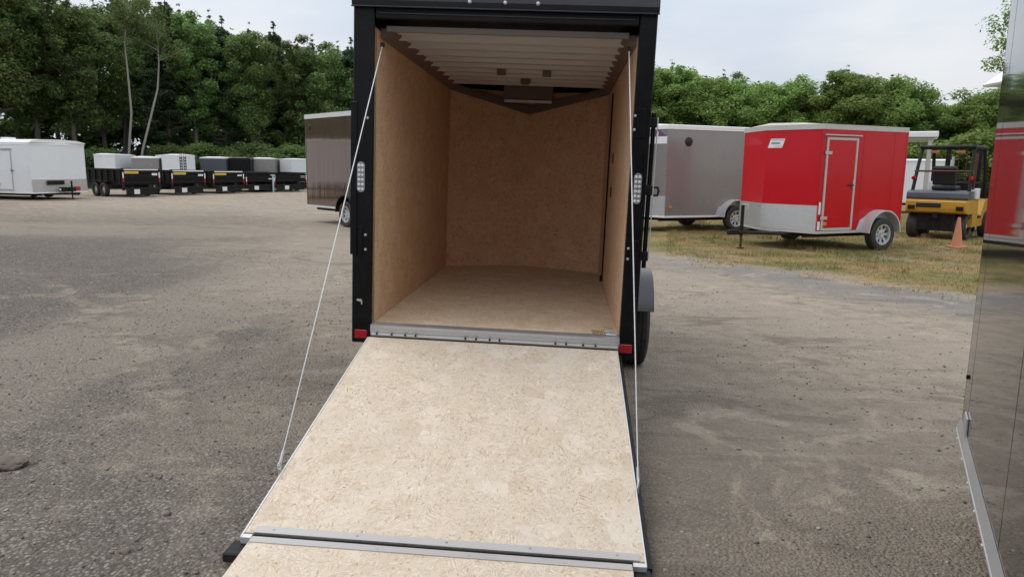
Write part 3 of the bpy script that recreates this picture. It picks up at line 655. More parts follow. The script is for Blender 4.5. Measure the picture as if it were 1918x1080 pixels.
    for x in (-0.62, -0.25, 0.12, 0.5):
        c0 = fp(x, 0.028, 0.0032); MB().lathe([(0.005, 0.0), (0.0045, 0.0012), (0.0001, 0.0018)], 'z', c0, 8).build('screw', 'alu', fl)
    bx('ramp_foot', 'black_frame', ramp, (-0.86, e.y - 0.09, -0.02), (-0.78, e.y + 0.02, 0.022), 0.006); bx('ramp_foot', 'black_frame', ramp, (0.775, e.y - 0.09, 0.0), (0.845, e.y + 0.02, 0.03), 0.006)
    # cables with their eyes
    for sx, top, es in ((-1, (-0.765, 0.03, 2.316), 1.555), (1, (0.78, 0.03, 2.335), 1.50)):
        bot = Vector(rp(sx * 0.832, es, 0.022)); top = Vector(top); mid = (top + bot) / 2 + Vector((0, 0.0, -0.018))
        pts = [top * (1 - u) ** 2 + mid * (2 * u * (1 - u)) + bot * u * u for u in [k / 14 for k in range(15)]]
        c = MB().tube(pts, 0.0033, 6).build('ramp_cable', 'cable', t, True)
        d_ = (top - bot).normalized()
        MB().tube([bot + d_ * 0.015, bot + d_ * 0.075], 0.0065, 8).build('cable_ferrule', 'galv', c, True)
        ring = [bot + Vector((0, 0.018 * math.cos(k * 2 * math.pi / 10), 0.02 * math.sin(k * 2 * math.pi / 10))) for k in range(11)]
        MB().tube(ring, 0.004, 6, False).build('cable_eye', 'galv', c, True)
        MB().tube([bot + Vector((0, 0, -0.05)), bot + Vector((0, 0, -0.012))], 0.006, 8).build('eye_bolt', 'galv', c, True)
        MB().box(top - Vector((0.012, 0.012, 0.012)), top + Vector((0.012, 0.012, 0.014)), 0.003).build('cable_anchor', 'black_frame', c)
    # spring latch lying in the right corner of the floor
    lt = bx('spring_latch', 'galv', t, (0.745, -0.005, SZ + 0.0085), (0.815, 0.055, SZ + 0.022), 0.003)
    bx('latch_tab', 'galv', lt, (0.752, 0.02, SZ + 0.0222), (0.775, 0.03, SZ + 0.052), 0.002); bx('latch_top', 'brass', lt, (0.735, 0.014, SZ + 0.0522), (0.792, 0.036, SZ + 0.058), 0.002)
    hx = [(0.655 + 0.085 * u, 0.02 + 0.011 * math.cos(u * 44), SZ + 0.026 + 0.011 * math.sin(u * 44)) for u in [k / 70 for k in range(71)]]
    MB().tube(hx, 0.0028, 5).build('coil_spring', 'brass', lt, True)
    return t
black_trailer()

# ------------------------------------------------------------------ parked cargo trailers
def arc_fender(cx, cz, r0, th, ya, yb, skirt):
    out = [(cx - r0 * math.cos(math.pi * k / 14), cz + r0 * math.sin(math.pi * k / 14)) for k in range(15)]
    inn = [(cx - (r0 - th) * math.cos(math.pi * k / 14), cz + (r0 - th) * math.sin(math.pi * k / 14)) for k in range(15)]
    return strip(out, inn, ya, yb, 'y')
def cargo(label, A, heading, near, Ls, w, n, zb, zt, mat, rail='alu_pale', roof='alu_pale', guard=0.5, guardmat='alu', wheels=(), door=None, tongue=True,
          fender=True, fendermat='galv', detail=True, group=None, wm=WM, nose_h=None, vent=None, markers=(), railw=0.075, name='cargo_trailer', doorrail=None):
    """local frame: +x forward, rear at x=0; A = front corner on the near side (near=+1 -> +y)."""
    c, s_ = math.cos(heading), math.sin(heading); lx, ly = Ls, near * w / 2
    t = empty(name, (A[0] - (c * lx - s_ * ly), A[1] - (s_ * lx + c * ly), 0), heading, label, 'trailer', group)
    h = w / 2
    plan = [(0, -h), (Ls, -h), (Ls + n, 0), (Ls, h), (0, h)] if n > 0 else [(0, -h), (Ls, -h), (Ls, h), (0, h)]
    def grow(g): return [(x - g if x == 0 else x + g, y + (g if y > 0 else -g if y < 0 else 0)) for x, y in plan]
    MB().box((0, -h, zb + .05), (Ls - .001, h, zt - .05), 0.01).build('body', mat, t)
    if n > 0:
        for sy in (-1, 1):
            MB().prism([(Ls, 0.0), (Ls, sy * h), (Ls + n, 0)], zb + .05, zt - .05).build('nose_panel', mat, t)
    MB().prism(grow(0.012), zb, zb + .052).build('bottom_rail', rail, t)
    tr_ = MB().prism(grow(0.014), zt - railw, zt).build('roof_rail', rail, t)
    q = MB(); g = grow(-0.02); top = [(x * 0.96 + Ls * 0.02, y * 0.45) for x, y in g]; k = len(g)
    q.add([(x, y, zt) for x, y in g] + [(x, y, zt + 0.05) for x, y in top], [tuple(range(k, 2 * k))] + [(i, (i + 1) % k, k + (i + 1) % k, k + i) for i in range(k)])
    q.build('roof', roof, t)
    for cx_ in ((0.0, Ls) if detail else (Ls,)):
        MB().box((cx_ - .022, near * h - .002 if near > 0 else -h - .006, zb + .053), (cx_ + .022, near * h + .006 if near > 0 else -h + .002, zt - railw - .001), .003).build('corner_post', mat, t)
    if guard and n > 0:
        for sy in (-1, 1):
            p0 = Vector((Ls + .004, sy * (h + .004))); p1 = Vector((Ls + n + .006, 0))
            MB().prism([tuple(p0), (p0.x + .008, p0.y + sy * .006), (p1.x + .012, 0), tuple(p1)], zb + .053, zb + .053 + guard).build('stone_guard', guardmat, t)
    elif guard:
        MB().box((Ls + .001, -h, zb + .053), (Ls + .008, h, zb + .053 + guard)).build('stone_guard', guardmat, t)
    for sy in (-1, 1):
        MB().box((0.05, sy * h * .7 - .03, zb - .10), (Ls, sy * h * .7 + .03, zb - .001)).build('frame_rail', 'black_frame', t)
    for wx in wheels:
        for sy in (-1, 1):
            r = 0.335; wheel(t, (wx, sy * (h + .115), r - 0.012), sy, wm, simple=not detail)
            if fender:
                ff = arc_fender(wx, r + .03, r + .12, .025, min(sy * (h + .001), sy * (h + .24)), max(sy * (h + .001), sy * (h + .24)), 0).build('fender', fendermat, t, True)
                if detail:
                    sk = MB(); y0 = sy * (h + .001); y1 = sy * (h + .007)
                    o = r + .118
                    poly = [(wx + o * math.cos(math.pi * k_ / 16), r + .03 + o * math.sin(math.pi * k_ / 16)) for k_ in range(17)]
                    poly = [(wx + o + .10, zb + .055), (wx + o * .93 + .04, r + .03 + o * .55)] + poly[4:]
                    sk.prism(poly, min(y0, y1), max(y0, y1), 'y'); sk.build('fender_liner', fendermat, ff)
        MB().tube([(wx, -h, .33), (wx, h, .33)], .03, 6).build('axle', 'black_frame', t)
    if tongue:
        tip = Ls + n + 0.62
        for sy in (-1, 1):
            MB().tube([(Ls - .3, sy * h * .72, zb - .05), (tip, sy * .04, zb - .03)], .035, 6).build('tongue_bar', 'black_frame', t)
        MB().box((tip - .05, -.05, zb - .08), (tip + .22, .05, zb + .02), .012).build('coupler', 'black_frame', t)
        j = MB().tube([(tip - .12, 0, zb - .1), (tip - .12, 0, zb + .52)], .036, 10).build('jack', 'black_frame', t, True)
        MB().tube([(tip - .12, 0, 0.005), (tip - .12, 0, zb - .1)], .026, 10).build('jack_leg', 'rust', j, True)
        MB().box((tip - .17, -.06, -0.01), (tip - .07, .06, .012), .004).build('jack_foot', 'rust', j)
        MB().tube([(tip - .12, 0, zb + .53), (tip - .12, near * .16, zb + .54), (tip - .12, near * .16, zb + .45)], .010, 6).build('jack_handle', 'galv', j)
    if door:
        drl = doorrail or rail; d0, d1, z0, z1 = door[:4]; x0, x1 = Ls - d1, Ls - d0; y = near * h
        def pb(nm, mt_, a, b, c_, d_, t0, t1, par, bev=.002):
            return MB().box((a, min(y + near * t0, y + near * t1), b), (c_, max(y + near * t0, y + near * t1), d_), bev).build(nm, mt_, par)
        dr = pb('door', mat, x0 + .052, z0 + .052, x1 - .052, z1 - .052, .001, .016, t)
        f_ = 0.05
        pb('door_frame', drl, x0, z0, x0 + f_, z1, .001, .022, t); pb('door_frame', drl, x1 - f_, z0, x1, z1, .001, .022, t)
        pb('door_frame', drl, x0 + f_ + .001, z0, x1 - f_ - .001, z0 + f_, .001, .022, t); pb('door_frame', drl, x0 + f_ + .001, z1 - f_, x1 - f_ - .001, z1, .001, .022, t)
        pb('drip_cap', drl, x0 - .07, z1 + .03, x1 + .07, z1 + .055, .001, .045, t)
        hx_, lx_ = (x1 - f_, x0 + f_) if door[4] > 0 else (x0 + f_, x1 - f_)
        for z in (z0 + .25, z1 - .30): pb('hinge', 'alu_dull', hx_ - .09, z - .03, hx_ + .09, z + .03, .0225, .032, dr)
        zc_ = (z0 + z1) / 2
        pb('latch', 'alu_dull', lx_ - .02, zc_ - .08, lx_ + .03, zc_ + .08, .0225, .036, dr); pb('latch_handle', 'black_frame', lx_ + .02, zc_ - .03, lx_ + .16, zc_ + .0, .037, .052, dr)
    if vent:
        for vx, vz, ww, hh in vent:
            y = near * h; MB().lathe([(0.0001, near * .03), (.6, near * .028), (1.0, 0.0)], 'y', (0, 0, 0), 14)
            v = MB().lathe([(0.0001, y + near * .028), (ww * .6, y + near * .026), (ww, y + near * .001)], 'y', (Ls - vx, 0, vz), 14).build('side_vent', 'seam', t, True)
            v.scale = (1, 1, 1)
    for mx_, mz, mm in markers:
        y = near * h; MB().box((Ls - mx_ - .05, min(y + near * .001, y + near * .025), mz - .035), (Ls - mx_ + .05, max(y + near * .001, y + near * .025), mz + .035), .008).build('marker_lamp', mm, t)
    return t

# red trailer
red = cargo('red single axle cargo trailer with V nose and framed side door', (5.45, 10.12), R(208), 1, 2.34, 2.20, 0.40, 0.36, 2.49, 'red', rail='alu_red', roof='alu_red', railw=.10,
            wheels=(2.34 - 1.64,), door=(0.10, 0.94, 0.42, 2.24, 1), markers=((0.20, 0.55, 'amber'),))
def nose_decal(t, Ls, w, n, u0, u1, z0, z1, mat, name='decal', off=.004, skew=0.0, side=1, label=None):
    """flat sticker on the nose face: u runs from the front corner (0) to the apex (1)"""
    h = w / 2; a = Vector((Ls, side * h, 0)); b = Vector((Ls + n, 0, 0)); nrm = Vector((h, side * n, 0)).normalized()
    def P(u, z, o): q = a + (b - a) * u + nrm * o; return (q.x, q.y, z)
    vs = [P(u0, z0, off), P(u1, z0, off), P(u1 - skew, z1, off), P(u0 - skew, z1, off), P(u0, z0, off + .002), P(u1, z0, off + .002), P(u1 - skew, z1, off + .002), P(u0 - skew, z1, off + .002)]
    return MB().add(vs, [(0, 1, 2, 3), (4, 7, 6, 5), (0, 4, 5, 1), (1, 5, 6, 2), (2, 6, 7, 3), (3, 7, 4, 0)]).build(name, mat, t, label=label)
dcl = nose_decal(red, 2.34, 2.20, .40, .70, .96, 2.04, 2.22, 'decal', 'sticker', skew=.05, label='white maker sticker on the red nose')
nose_decal(red, 2.34, 2.20, .40, .74, .90, 2.115, 2.15, 'decal_teal', 'sticker_stripe', .0065).parent = dcl
nose_decal(red, 2.34, 2.20, .40, .66, .90, 2.185, 2.205, 'decal_pink', 'sticker_stripe', .0065).parent = dcl
nose_decal(red, 2.34, 2.20, .40, .70, .84, 2.065, 2.08, 'decal_pink', 'sticker_stripe', .0065).parent = dcl
for x in (.35, 1.22): MB().box((x - .012, 1.1002, .412), (x + .012, 1.1035, 2.385), .001).build('panel_seam', 'red', red)
# small white stickers low on the front corner
MB().box((2.34 - .075, 1.1005, .74), (2.34 - .02, 1.104, .98), 0).build('sticker', 'decal', red); MB().box((2.34 - .085, 1.1005, .43), (2.34 - .005, 1.104, .60), 0).build('sticker', 'decal', red)

grey = cargo('grey single axle cargo trailer beside the open black trailer', (3.05, 14.21), R(207), 1, 3.6, 1.85, 0.45, 0.36, 2.68, 'grey',
             rail='whiteroof', roof='whiteroof', wheels=(3.6 - 2.12,), vent=((.62, 2.28, .12, .15),), markers=((.14, .62, 'amber'),), railw=.10)
d2 = nose_decal(grey, 3.6, 1.85, .45, .03, .57, 2.22, 2.40, 'decal', 'sticker', label='white sticker with purple roof emblem on the grey nose')
h_ = 0.925; a_ = Vector((3.6, h_, 0)); b_ = Vector((4.05, 0, 0)); nn_ = Vector((h_, .45, 0)).normalized()
def PN(u, z, o): q = a_ + (b_ - a_) * u + nn_ * o; return (q.x, q.y, z)
MB().add([PN(.05, 2.41, .004), PN(.55, 2.41, .004), PN(.30, 2.58, .004), PN(.05, 2.41, .0066), PN(.55, 2.41, .0066), PN(.30, 2.58, .0066)], [(0, 2, 1), (3, 4, 5), (0, 1, 4, 3), (1, 2, 5, 4), (2, 0, 3, 5)]).build('emblem_roof', 'decal_purple', d2)
nose_decal(grey, 3.6, 1.85, .45, .28, .325, 2.36, 2.52, 'decal', 'emblem_post', .0085).parent = d2

# large brown trailer behind on the left
brown = cargo('glossy brown cargo trailer with pale roof rail, half hidden behind the black trailer', (-6.81, 15.77), R(137.5), 1, 6.2, 2.1, 0.0, 0.42, 2.96, 'brown',
              rail='alu_pale', roof='whiteroof', guard=0, wheels=(6.2 - 2.38, 6.2 - 3.2), fendermat='black_frame', tongue=False, vent=((.26, 2.62, .08, .1),), railw=.12)
# white trailer at the far left
white = cargo('large white cargo trailer with steel stone guard at the left edge', (-21.3, 24.05), R(348), -1, 5.2, 2.72, 0.10, 0.27, 2.36, 'white',
              rail='whiteroof', roof='whiteroof', guard=0.52, guardmat='alu_dull', wheels=(2.0, 2.85), fender=False, door=(0.95, 1.75, 0.38, 2.05, -1), wm=WM, railw=.10, doorrail='alu_dull')
# rounded front cap of its roof
q = MB().prism([(-1.37, 2.361), (-1.30, 2.42), (-.9, 2.48), (0, 2.50), (.9, 2.47), (1.30, 2.40), (1.37, 2.361)], -.01, 5.30, 'x'); q.build('roof_cap', 'whiteroof', white)
MB().box((3.2, -0.9, 2.46), (3.6, -0.5, 2.56), .03).build('roof_vent', 'whiteroof', white)
bxp = MB().box((5.42, -.30, .34), (5.72, .30, .52), .02).build('tongue_box', 'black_frame', white)
MB().box((5.45, -.307, .38), (5.55, -.301, .47)).build('tag', 'decal', bxp)
MB().box((5.56, .32, .36), (5.62, .62, .54), .01).build('rear_tag', 'redplastic', bxp)
MB().box((5.315, -.75, .62), (5.33, .10, .80), .006).build('guard_vent', 'black_frame', white)
# another long white trailer farther along the row; the brown side mirrors it
cargo('long white trailer outside the frame, mirrored in the brown trailer side', (-20.5, 13.0), R(278), 1, 9.0, 2.3, 0.0, 0.5, 2.75, 'white', rail='whiteroof', roof='whiteroof', guard=0, wheels=(3.4, 4.3), tongue=False, detail=False)

# ------------------------------------------------------------------ black dump trailers in a row
def dump(label, br, heading, w, L, ztop, decal='yellow', toprail='alu_pale', jack=False, tagx=0.55, clutter=False):
    """rear right corner at br; +x forward."""
    c, s_ = math.cos(heading), math.sin(heading)
    t = empty('dump_trailer', (br[0] - s_ * (w / 2), br[1] + c * (w / 2), 0), heading, label, 'dump trailer', 'black dump trailers parked in a row')
    h = w / 2; zb = 0.62
    for sy in (-1, 1):
        sw = MB().box((.06, min(sy * h, sy * (h - .05)), zb), (L, max(sy * h, sy * (h - .05)), ztop - .06), .004).build('bed_side', 'black', t)
        for k in range(6):
            x = .25 + k * (L - .5) / 5
            MB().box((x - .035, min(sy * (h + .0005), sy * (h + .05)), zb), (x + .035, max(sy * (h + .0005), sy * (h + .05)), ztop - .07), .004).build('bed_rib', 'black_frame', sw)
        MB().box((.0, min(sy * (h + .05), sy * (h - .07)), ztop - .058), (L, max(sy * (h + .05), sy * (h - .07)), ztop), .006).build('top_rail', 'black_frame', t)
        MB().box((-.02, sy * (h + .01) - .05, .30), (.055, sy * (h + .01) + .05, ztop - .09), .005).build('rear_post', 'black_frame', t)
        lp = MB().box((-.028, sy * (h + .01) - .03, ztop - .42), (-.0205, sy * (h + .01) + .03, ztop - .16), .002).build('post_lamp', 'lens', t)
        MB().box((-.028, sy * (h + .01) - .03, ztop - .62), (-.0205, sy * (h + .01) + .03, ztop - .44), .002).build('post_lamp', 'redplastic', t)
        for wx in (L * .42, L * .42 + .82): wheel(t, (wx, sy * (h - .12 + .0) if False else sy * (h + .16), .323), sy, WM, simple=True)
        fb = MB().box((L * .42 - .45, min(sy * (h + .055), sy * (h + .27)), .70), (L * .42 + 1.27, max(sy * (h + .055), sy * (h + .27)), .73), .006).build('fender', 'black_frame', t)
    MB().box((L - .05, -h + .051, zb), (L, h - .051, ztop - .06)).build('bed_front', 'black', t)
    MB().box((.06, -h, zb - .05), (L, h, zb - .001)).build('bed_floor', 'black_frame', t)
    tg = MB().box((-.015, -h + .05, zb - .02), (.03, h - .05, ztop - .085), .005).build('tailgate', 'black', t)
    for z in (zb + .02, (zb + ztop) / 2 - .03): MB().box((-.032, -h + .06, z), (-.0155, h - .06, z + .05), .003).build('gate_rib', 'black_frame', tg)
    if toprail: MB().box((-.03, -h + .04, ztop - .075), (.05, h - .04, ztop - .015), .01).build('tarp_roller', toprail, t)
    if decal: MB().box((-.0185, h - .70, ztop - .22), (-.0155, h - .06, ztop - .115)).build('gate_decal', 'decal_yellow', tg)
    MB().box((-.0185, -h + .08, ztop - .30), (-.0155, -h + .34, ztop - .20)).build('gate_sticker', 'decal', tg)
    MB().box((-.02, -h, .34), (.05, h, .44), .006).build('rear_bumper', 'black_frame', t)
    MB().box((-.028, tagx - .13, .14), (-.0205, tagx + .13, .36)).build('licence_tag', 'decal', t)
    MB().box((.0, -h + .1, .10), (.03, h - .1, .338), .006).build('under_shadow_panel', 'black_frame', t)  # black sheet added for the shadow below the trailer
    for sy in (-1, 1):
        MB().box((.1, sy * .38 - .05, .34), (L + .9, sy * .38 + .05, .50)).build('frame_rail', 'black_frame', t)
    MB().box((L + .05, -.36, .501), (L + .5, .36, .95), .02).build('pump_box', 'black_frame', t)
    j = MB().tube([(L + .75, 0, .0), (L + .75, 0, .95)], .05, 8).build('jack', 'black_frame', t)
    MB().tube([(.15, h * .3, .35), (L * .5, h * .3, .45)], .05, 6).build('hydraulic_ram', 'galv', t)
    if jack:
        jb = MB().tube([(-.12, -h + .12, 0.0), (-.12, -h + .12, .95)], .05, 8).build('support_leg', 'bluepale', t)
        MB().box((-.17, -h + .02, .93), (-.0205, -h + .22, 1.0)).build('leg_bracket', 'bluepale', jb)
    if clutter:
        for k in range(3): MB().box((.2 + k * .4, -h + .2 + .2 * k, ztop + .001), (.9 + k * .5, h - .3, ztop + .14 - .02 * k), .03, Matrix.Rotation(.1 * k, 3, 'Z')).build('folded_tarp', 'black_frame', t)
    return t
rows = [((-18.80, 29.2), 'yellow', 'alu_pale', 1.30, False, False, 'first black dump trailer with yellow gate decal, next to the white trailer'),
        ((-17.94, 31.95), 'yellow', 'alu_pale', 1.24, False, False, 'second black dump trailer with yellow gate decal, in front of the striped white trailer'),
        ((-17.08, 34.6), 'yellow', 'alu_pale', 1.20, False, False, 'third black dump trailer with yellow gate decal, farthest of the decal ones'),
        ((-16.34, 37.05), None, None, 1.02, True, True, 'black dump trailer with pale blue support leg and tarp on top'),
        ((-15.0, 38.6), None, None, 1.12, False, False, 'plain black dump trailer showing beside the brown trailer')]
for k, (br, dc, rl, zt_, jk, cl_, lab) in enumerate(rows):
    va = math.atan2(br[1] - CAM[1], br[0] - CAM[0])
    dump(lab, br, va + R(27), 1.66 if k < 4 else 1.95, 3.7, zt_, dc, rl, jk, 0.25, cl_)

# ------------------------------------------------------------------ far row of box trailers behind them
far = [((163, 218), (-27.20, 36.95), (-26.21, 37.61), 2.05, 'white', 'small plain white cargo trailer behind the first dump trailer'),
       ((245, 300), (-25.56, 38.01), (-24.2, 38.8), 1.92, 'grey', 'grey cargo trailer with pale roof between two white ones'),
       ((300, 367), (-24.1, 38.86), (-22.42, 39.77), 2.08, 'white', 'white cargo trailer with dark striped front behind the second dump trailer'),
       ((372, 425), (-23.19, 41.63), (-21.65, 42.38), 1.98, 'bluegrey', 'blue grey cargo trailer behind the third dump trailer'),
       ((428, 470), (-21.56, 42.42), (-20.3, 42.99), 1.98, 'black', 'black cargo trailer in the far row'),
       ((470, 517), (-20.69, 43.91), (-19.2, 44.53), 1.98, 'grey', 'grey cargo trailer with white roof rail in the far row'),
       ((518, 574), (-19.45, 45.5), (-17.66, 46.18), 1.96, 'white', 'white cargo trailer at the right end of the far row')]
for k, (_, a, b, zt_, mt_, lab) in enumerate(far):
    wv = math.hypot(b[0] - a[0], b[1] - a[1]); mid = ((a[0] + b[0]) / 2, (a[1] + b[1]) / 2)
    hd = math.atan2(b[1] - a[1], b[0] - a[0]) + math.pi / 2 + (R(-12) if k != 2 else 0) + math.pi
    hd += R(6) * (k % 3 - 1)
    ft = cargo(lab, b, hd, 1, 4.2, wv * 0.97, 0.3 if k in (0, 2, 6) else 0.0, 0.38, zt_, mt_, rail='whiteroof' if mt_ != 'black' else 'black_cap', roof='whiteroof' if mt_ != 'black' else 'black_cap', guard=0.4,
               wheels=(1.6, 2.4), fender=False, tongue=False, detail=False, group='cargo trailers in the far row', railw=.07)
    if k == 2:
        for j in (0, 1):
            sp_ = nose_decal(ft, 4.2, wv * .97, .3, .56 + .24 * j, .74 + .24 * j, 1.2, 2.1, 'bluegrey', 'front_stripe', .006)
            for i in range(5): nose_decal(ft, 4.2, wv * .97, .3, .61 + .24 * j, .69 + .24 * j, 1.26 + i * .17, 1.33 + i * .17, 'decal', 'stripe_mark', .009).parent = sp_
# ------------------------------------------------------------------ tall charcoal trailer close on the right
def tall_trailer():
    F = Vector((2.47, -1.05)); N_ = Vector((1.89, -2.39)); d = (N_ - F).normalized(); hd = math.atan2(-d.y, -d.x)   # forward = away from camera
    L = 5.2
    t = empty('cargo_trailer', (F.x + d.x * L, F.y + d.y * L, 0), hd, 'tall glossy charcoal trailer with mirror like side at the right edge', 'trailer')
    # local +x towards the far corner, +y is the side facing the black trailer
    seams = [L - .012, L - .24, L - 1.46, L - 2.68, L - 3.90, 0.0]
    for a, b in zip(seams[:-1], seams[1:]):
        MB().box((b + .005, -.02, .375), (a - .005, 0.0, 3.0), .0008).build('side_panel', 'charcoal', t)
    MB().box((0.02, -2.2, .38), (L - .014, -.0205, 3.0)).build('body', 'seam', t)
    MB().box((L - .013, -2.2, .38), (L, -.0, 3.0), .004).build('corner_post', 'charcoal', t)
    r = MB().prism([(.006, .305), (.018, .307), (.018, .342), (.008, .368), (.001, .385), (.001, .305)], 0.0, L + .004, 'x').build('bottom_rail', 'alu', t)
    MB().prism([(.0185, .322), (.022, .325), (.022, .332), (.0185, .335)], 0.0, L, 'x').build('rail_bead', 'alu_dull', r)
    for k in range(18):
        x = L - .12 - k * .29
        MB().lathe([(0.0001, .0245), (.005, .0235), (.007, .0182)], 'y', (x, 0, .312), 8).build('rivet', 'galv', r)
    bx('seam_bracket', 'alu', t, (L - .30, .0005, .375), (L - .18, .010, .47), .002)
    bx('marker_lamp', 'black_frame', t, (L - .080, .0005, .60), (L - .060, .009, .622), .003); bx('small_reflector', 'redplastic', t, (L - .10, .0005, .43), (L - .075, .005, .448), .003)
    MB().box((-.0, -2.21, 3.001), (L + .01, .012, 3.10), .02).build('roof_rail', 'alu', t)
    for sy in (-.3, -1.9):
        MB().box((.1, sy - .05, .22), (L - .1, sy + .05, .379)).build('frame_rail', 'black_frame', t)
    for wx in (1.6, 2.45):
        wheel(t, (wx, -.22, .323), 1); wheel(t, (wx, -1.98, .323), -1)
tall_trailer()

# ------------------------------------------------------------------ forklift
def forklift():
    va = math.atan2(13.5 - CAM[1], 9.3 - CAM[0]); hd = va - R(14)
    t = empty('forklift', (9.34, 13.55, 0), hd, 'yellow and black counterbalance forklift seen from behind', 'forklift')
    w = 0.68
    cw = [(0.02, .66), (0.0, .74), (0.0, .90), (.05, .95), (.55, .95), (.55, .62), (.12, .62)]
    c = MB()
    prof = []
    for y, k in ((-w, .90), (-w * .93, 1.0), (w * .93, 1.0), (w, .90)):
        off = 0.10 if abs(y) == w else 0.0
        prof.append([(max(x, off), y, z) for x, z in cw])
    n = len(cw)
    for i in range(3):
        c.add(prof[i] + prof[i + 1], [(k, (k + 1) % n, n + (k + 1) % n, n + k) for k in range(n)])
    c.add(prof[0], [tuple(range(n))]); c.add(prof[3], [tuple(range(n))[::-1]])
    c.build('counterweight', 'yellow', t)
    bx('grille_slot', 'seam', t, (-.012, -.12, .755), (.02, .42, .865), .01)
    hood = MB().prism([(.04, .951), (.02, 1.0), (.04, 1.10), (.12, 1.15), (.95, 1.16), (.95, .951)], -w * .97, w * .97, 'y').build('hood', 'bluegrey', t)
    ch = MB().prism([(.56, .30), (.56, .95), (.96, .95), (1.0, 1.0), (1.02, .62), (1.35, .56), (1.7, .95), (2.05, .95), (2.05, .35), (1.8, .30)], -w, w, 'y').build('chassis', 'yellow', t)
    bx('battery_box', 'decal', t, (.62, -w - .03, .97), (.92, -w + .18, 1.22), .01)
    bx('step', 'black_frame', t, (1.05, -w - .02, .50), (1.32, w + .02, .56), .01)
    # tyres: steer axle behind, drive axle in front
    wb = wheel_meshes(.33, .26, 'lift', 6)
    for sy in (-1, 1):
        wheel(t, (.46, sy * (w - .16), .318), sy, wb, True); wheel(t, (1.92, sy * (w + .02), .318), sy, wb, True)
    bx('axle_housing', 'black_frame', t, (.14, -w * .6, .20), (.62, w * .6, .615), .02)
    bx('tow_pin', 'black_frame', t, (.02, -.06, .50), (.119, .06, .64), .01)
    # overhead guard
    for sy in (-1, 1):
        MB().tube([(.30, sy * (w - .07), 1.14), (.46, sy * (w - .10), 1.75), (.62, sy * (w - .12), 2.18)], .042, 8).build('guard_post', 'black_frame', t, True)
        MB().tube([(1.95, sy * (w - .07), .95), (1.82, sy * (w - .10), 1.7), (1.62, sy * (w - .12), 2.18)], .042, 8).build('guard_post', 'black_frame', t, True)
        MB().tube([(.55, sy * (w - .12), 2.20), (1.70, sy * (w - .12), 2.20)], .045, 8).build('guard_rail', 'black_frame', t, True)
    for x in (.56, 1.69): MB().tube([(x, -w + .08, 2.20), (x, w - .08, 2.20)], .04, 8).build('guard_rail', 'black_frame', t, True)
    for k in range(5): MB().box((.60, -w + .22 + k * .22, 2.18), (1.66, -w + .25 + k * .22, 2.22)).build('guard_bar', 'black_frame', t)
    MB().tube([(.40, -w + .05, 1.62), (.40, w - .05, 1.62)], .022, 8).build('rear_grab_bar', 'rust', t)
    for sy in (-1, 1):
        b = MB().lathe([(0.0001, -.05), (.045, -.045), (.055, .0), (.05, .03)], 'x', (.34, sy * (w - .06), 1.45), 12).build('rear_lamp', 'redplastic', t, True)
    for sy in (-.28, .28): MB().box((.58, sy - .10, 2.05), (.64, sy + .10, 2.12), .015).build('guard_lamp', 'orange', t)
    s_ = MB().box((.55, -.27, 1.161), (1.02, .27, 1.27), .04).build('seat', 'seat', t)
    MB().box((.50, -.26, 1.28), (.62, .26, 1.75), .05, Matrix.Rotation(R(-8), 3, 'Y')).build('seat_back', 'seat', s_)
    MB().tube([(1.62, 0, .95), (1.45, 0, 1.45)], .03, 8).build('steering_column', 'black_frame', t)
    rg = [(1.44 + .06 * math.cos(k * .5236) , .19 * math.sin(k * .5236), 1.46 + .18 * math.cos(k * .5236) * .35) for k in range(13)]
    MB().tube(rg, .015, 6, False).build('steering_wheel', 'black_frame', t, True)
    bx('dash_panel', 'black_frame', t, (1.66, -w + .12, .96), (1.78, w - .12, 1.36), .03)
    for sy in (-1, 1):
        MB().box((2.16, sy * .36 - .05, .10), (2.28, sy * .36 + .05, 2.25), .006).build('mast_rail', 'black_frame', t)
        MB().box((2.30, sy * .24 - .04, .08), (2.36, sy * .24 + .04, 1.1), .006).build('fork_shank', 'black_frame', t)
        MB().box((2.36, sy * .24 - .05, .045), (3.4, sy * .24 + .05, .085), .006).build('fork', 'black_frame', t)
        MB().tube([(2.12, sy * .22, .3), (2.12, sy * .22, 2.0)], .035, 8).build('lift_cylinder', 'galv', t, True)
    for y in (-.09, .09): MB().tube([(2.10, y, .6), (2.10, y, 2.1)], .012, 6).build('lift_chain', 'rust', t)
    for k in range(3):
        hv = MB().tube([(1.70, .18 + .06 * k, 1.36), (1.66 - .02 * k, .18 + .06 * k, 1.55)], .009, 6).build('lever', 'black_frame', t)
        MB().lathe([(.0001, 1.53), (.018, 1.545), (.018, 1.57), (.0001, 1.585)], 'z', (1.66 - .02 * k, .18 + .06 * k, 0), 8).build('lever_knob', 'redplastic' if k == 0 else 'black_frame', hv)
    for sy in (-1, 1):
        MB().tube([(.20, sy * .30, .95), (.12, sy * .34, 1.02), (.10, sy * .30, .90), (.16, sy * .22, .62)], .014, 6).build('hose', 'black_frame', t, True)
        MB().box((-.006, sy * .52 - .08, .70), (-.0005, sy * .52 + .08, .80)).build('decal_plate', 'black_frame', t)
    MB().tube([(.42, -w + .02, 1.2), (.30, -w - .02, 1.9), (.30, -w - .02, 2.05)], .028, 8).build('exhaust_pipe', 'rust', t, True)
    MB().lathe([(.0001, .62), (.15, .64), (.16, .70), (.16, 1.30), (.15, 1.36), (.0001, 1.38)], 'z', (1.30, w - .30, 0), 14).build('gas_bottle', 'galv', t, True)
    for z in (.5, 1.3, 2.18): MB().box((2.17, -.31, z), (2.27, .31, z + .09), .005).build('mast_cross_bar', 'black_frame', t)
forklift()

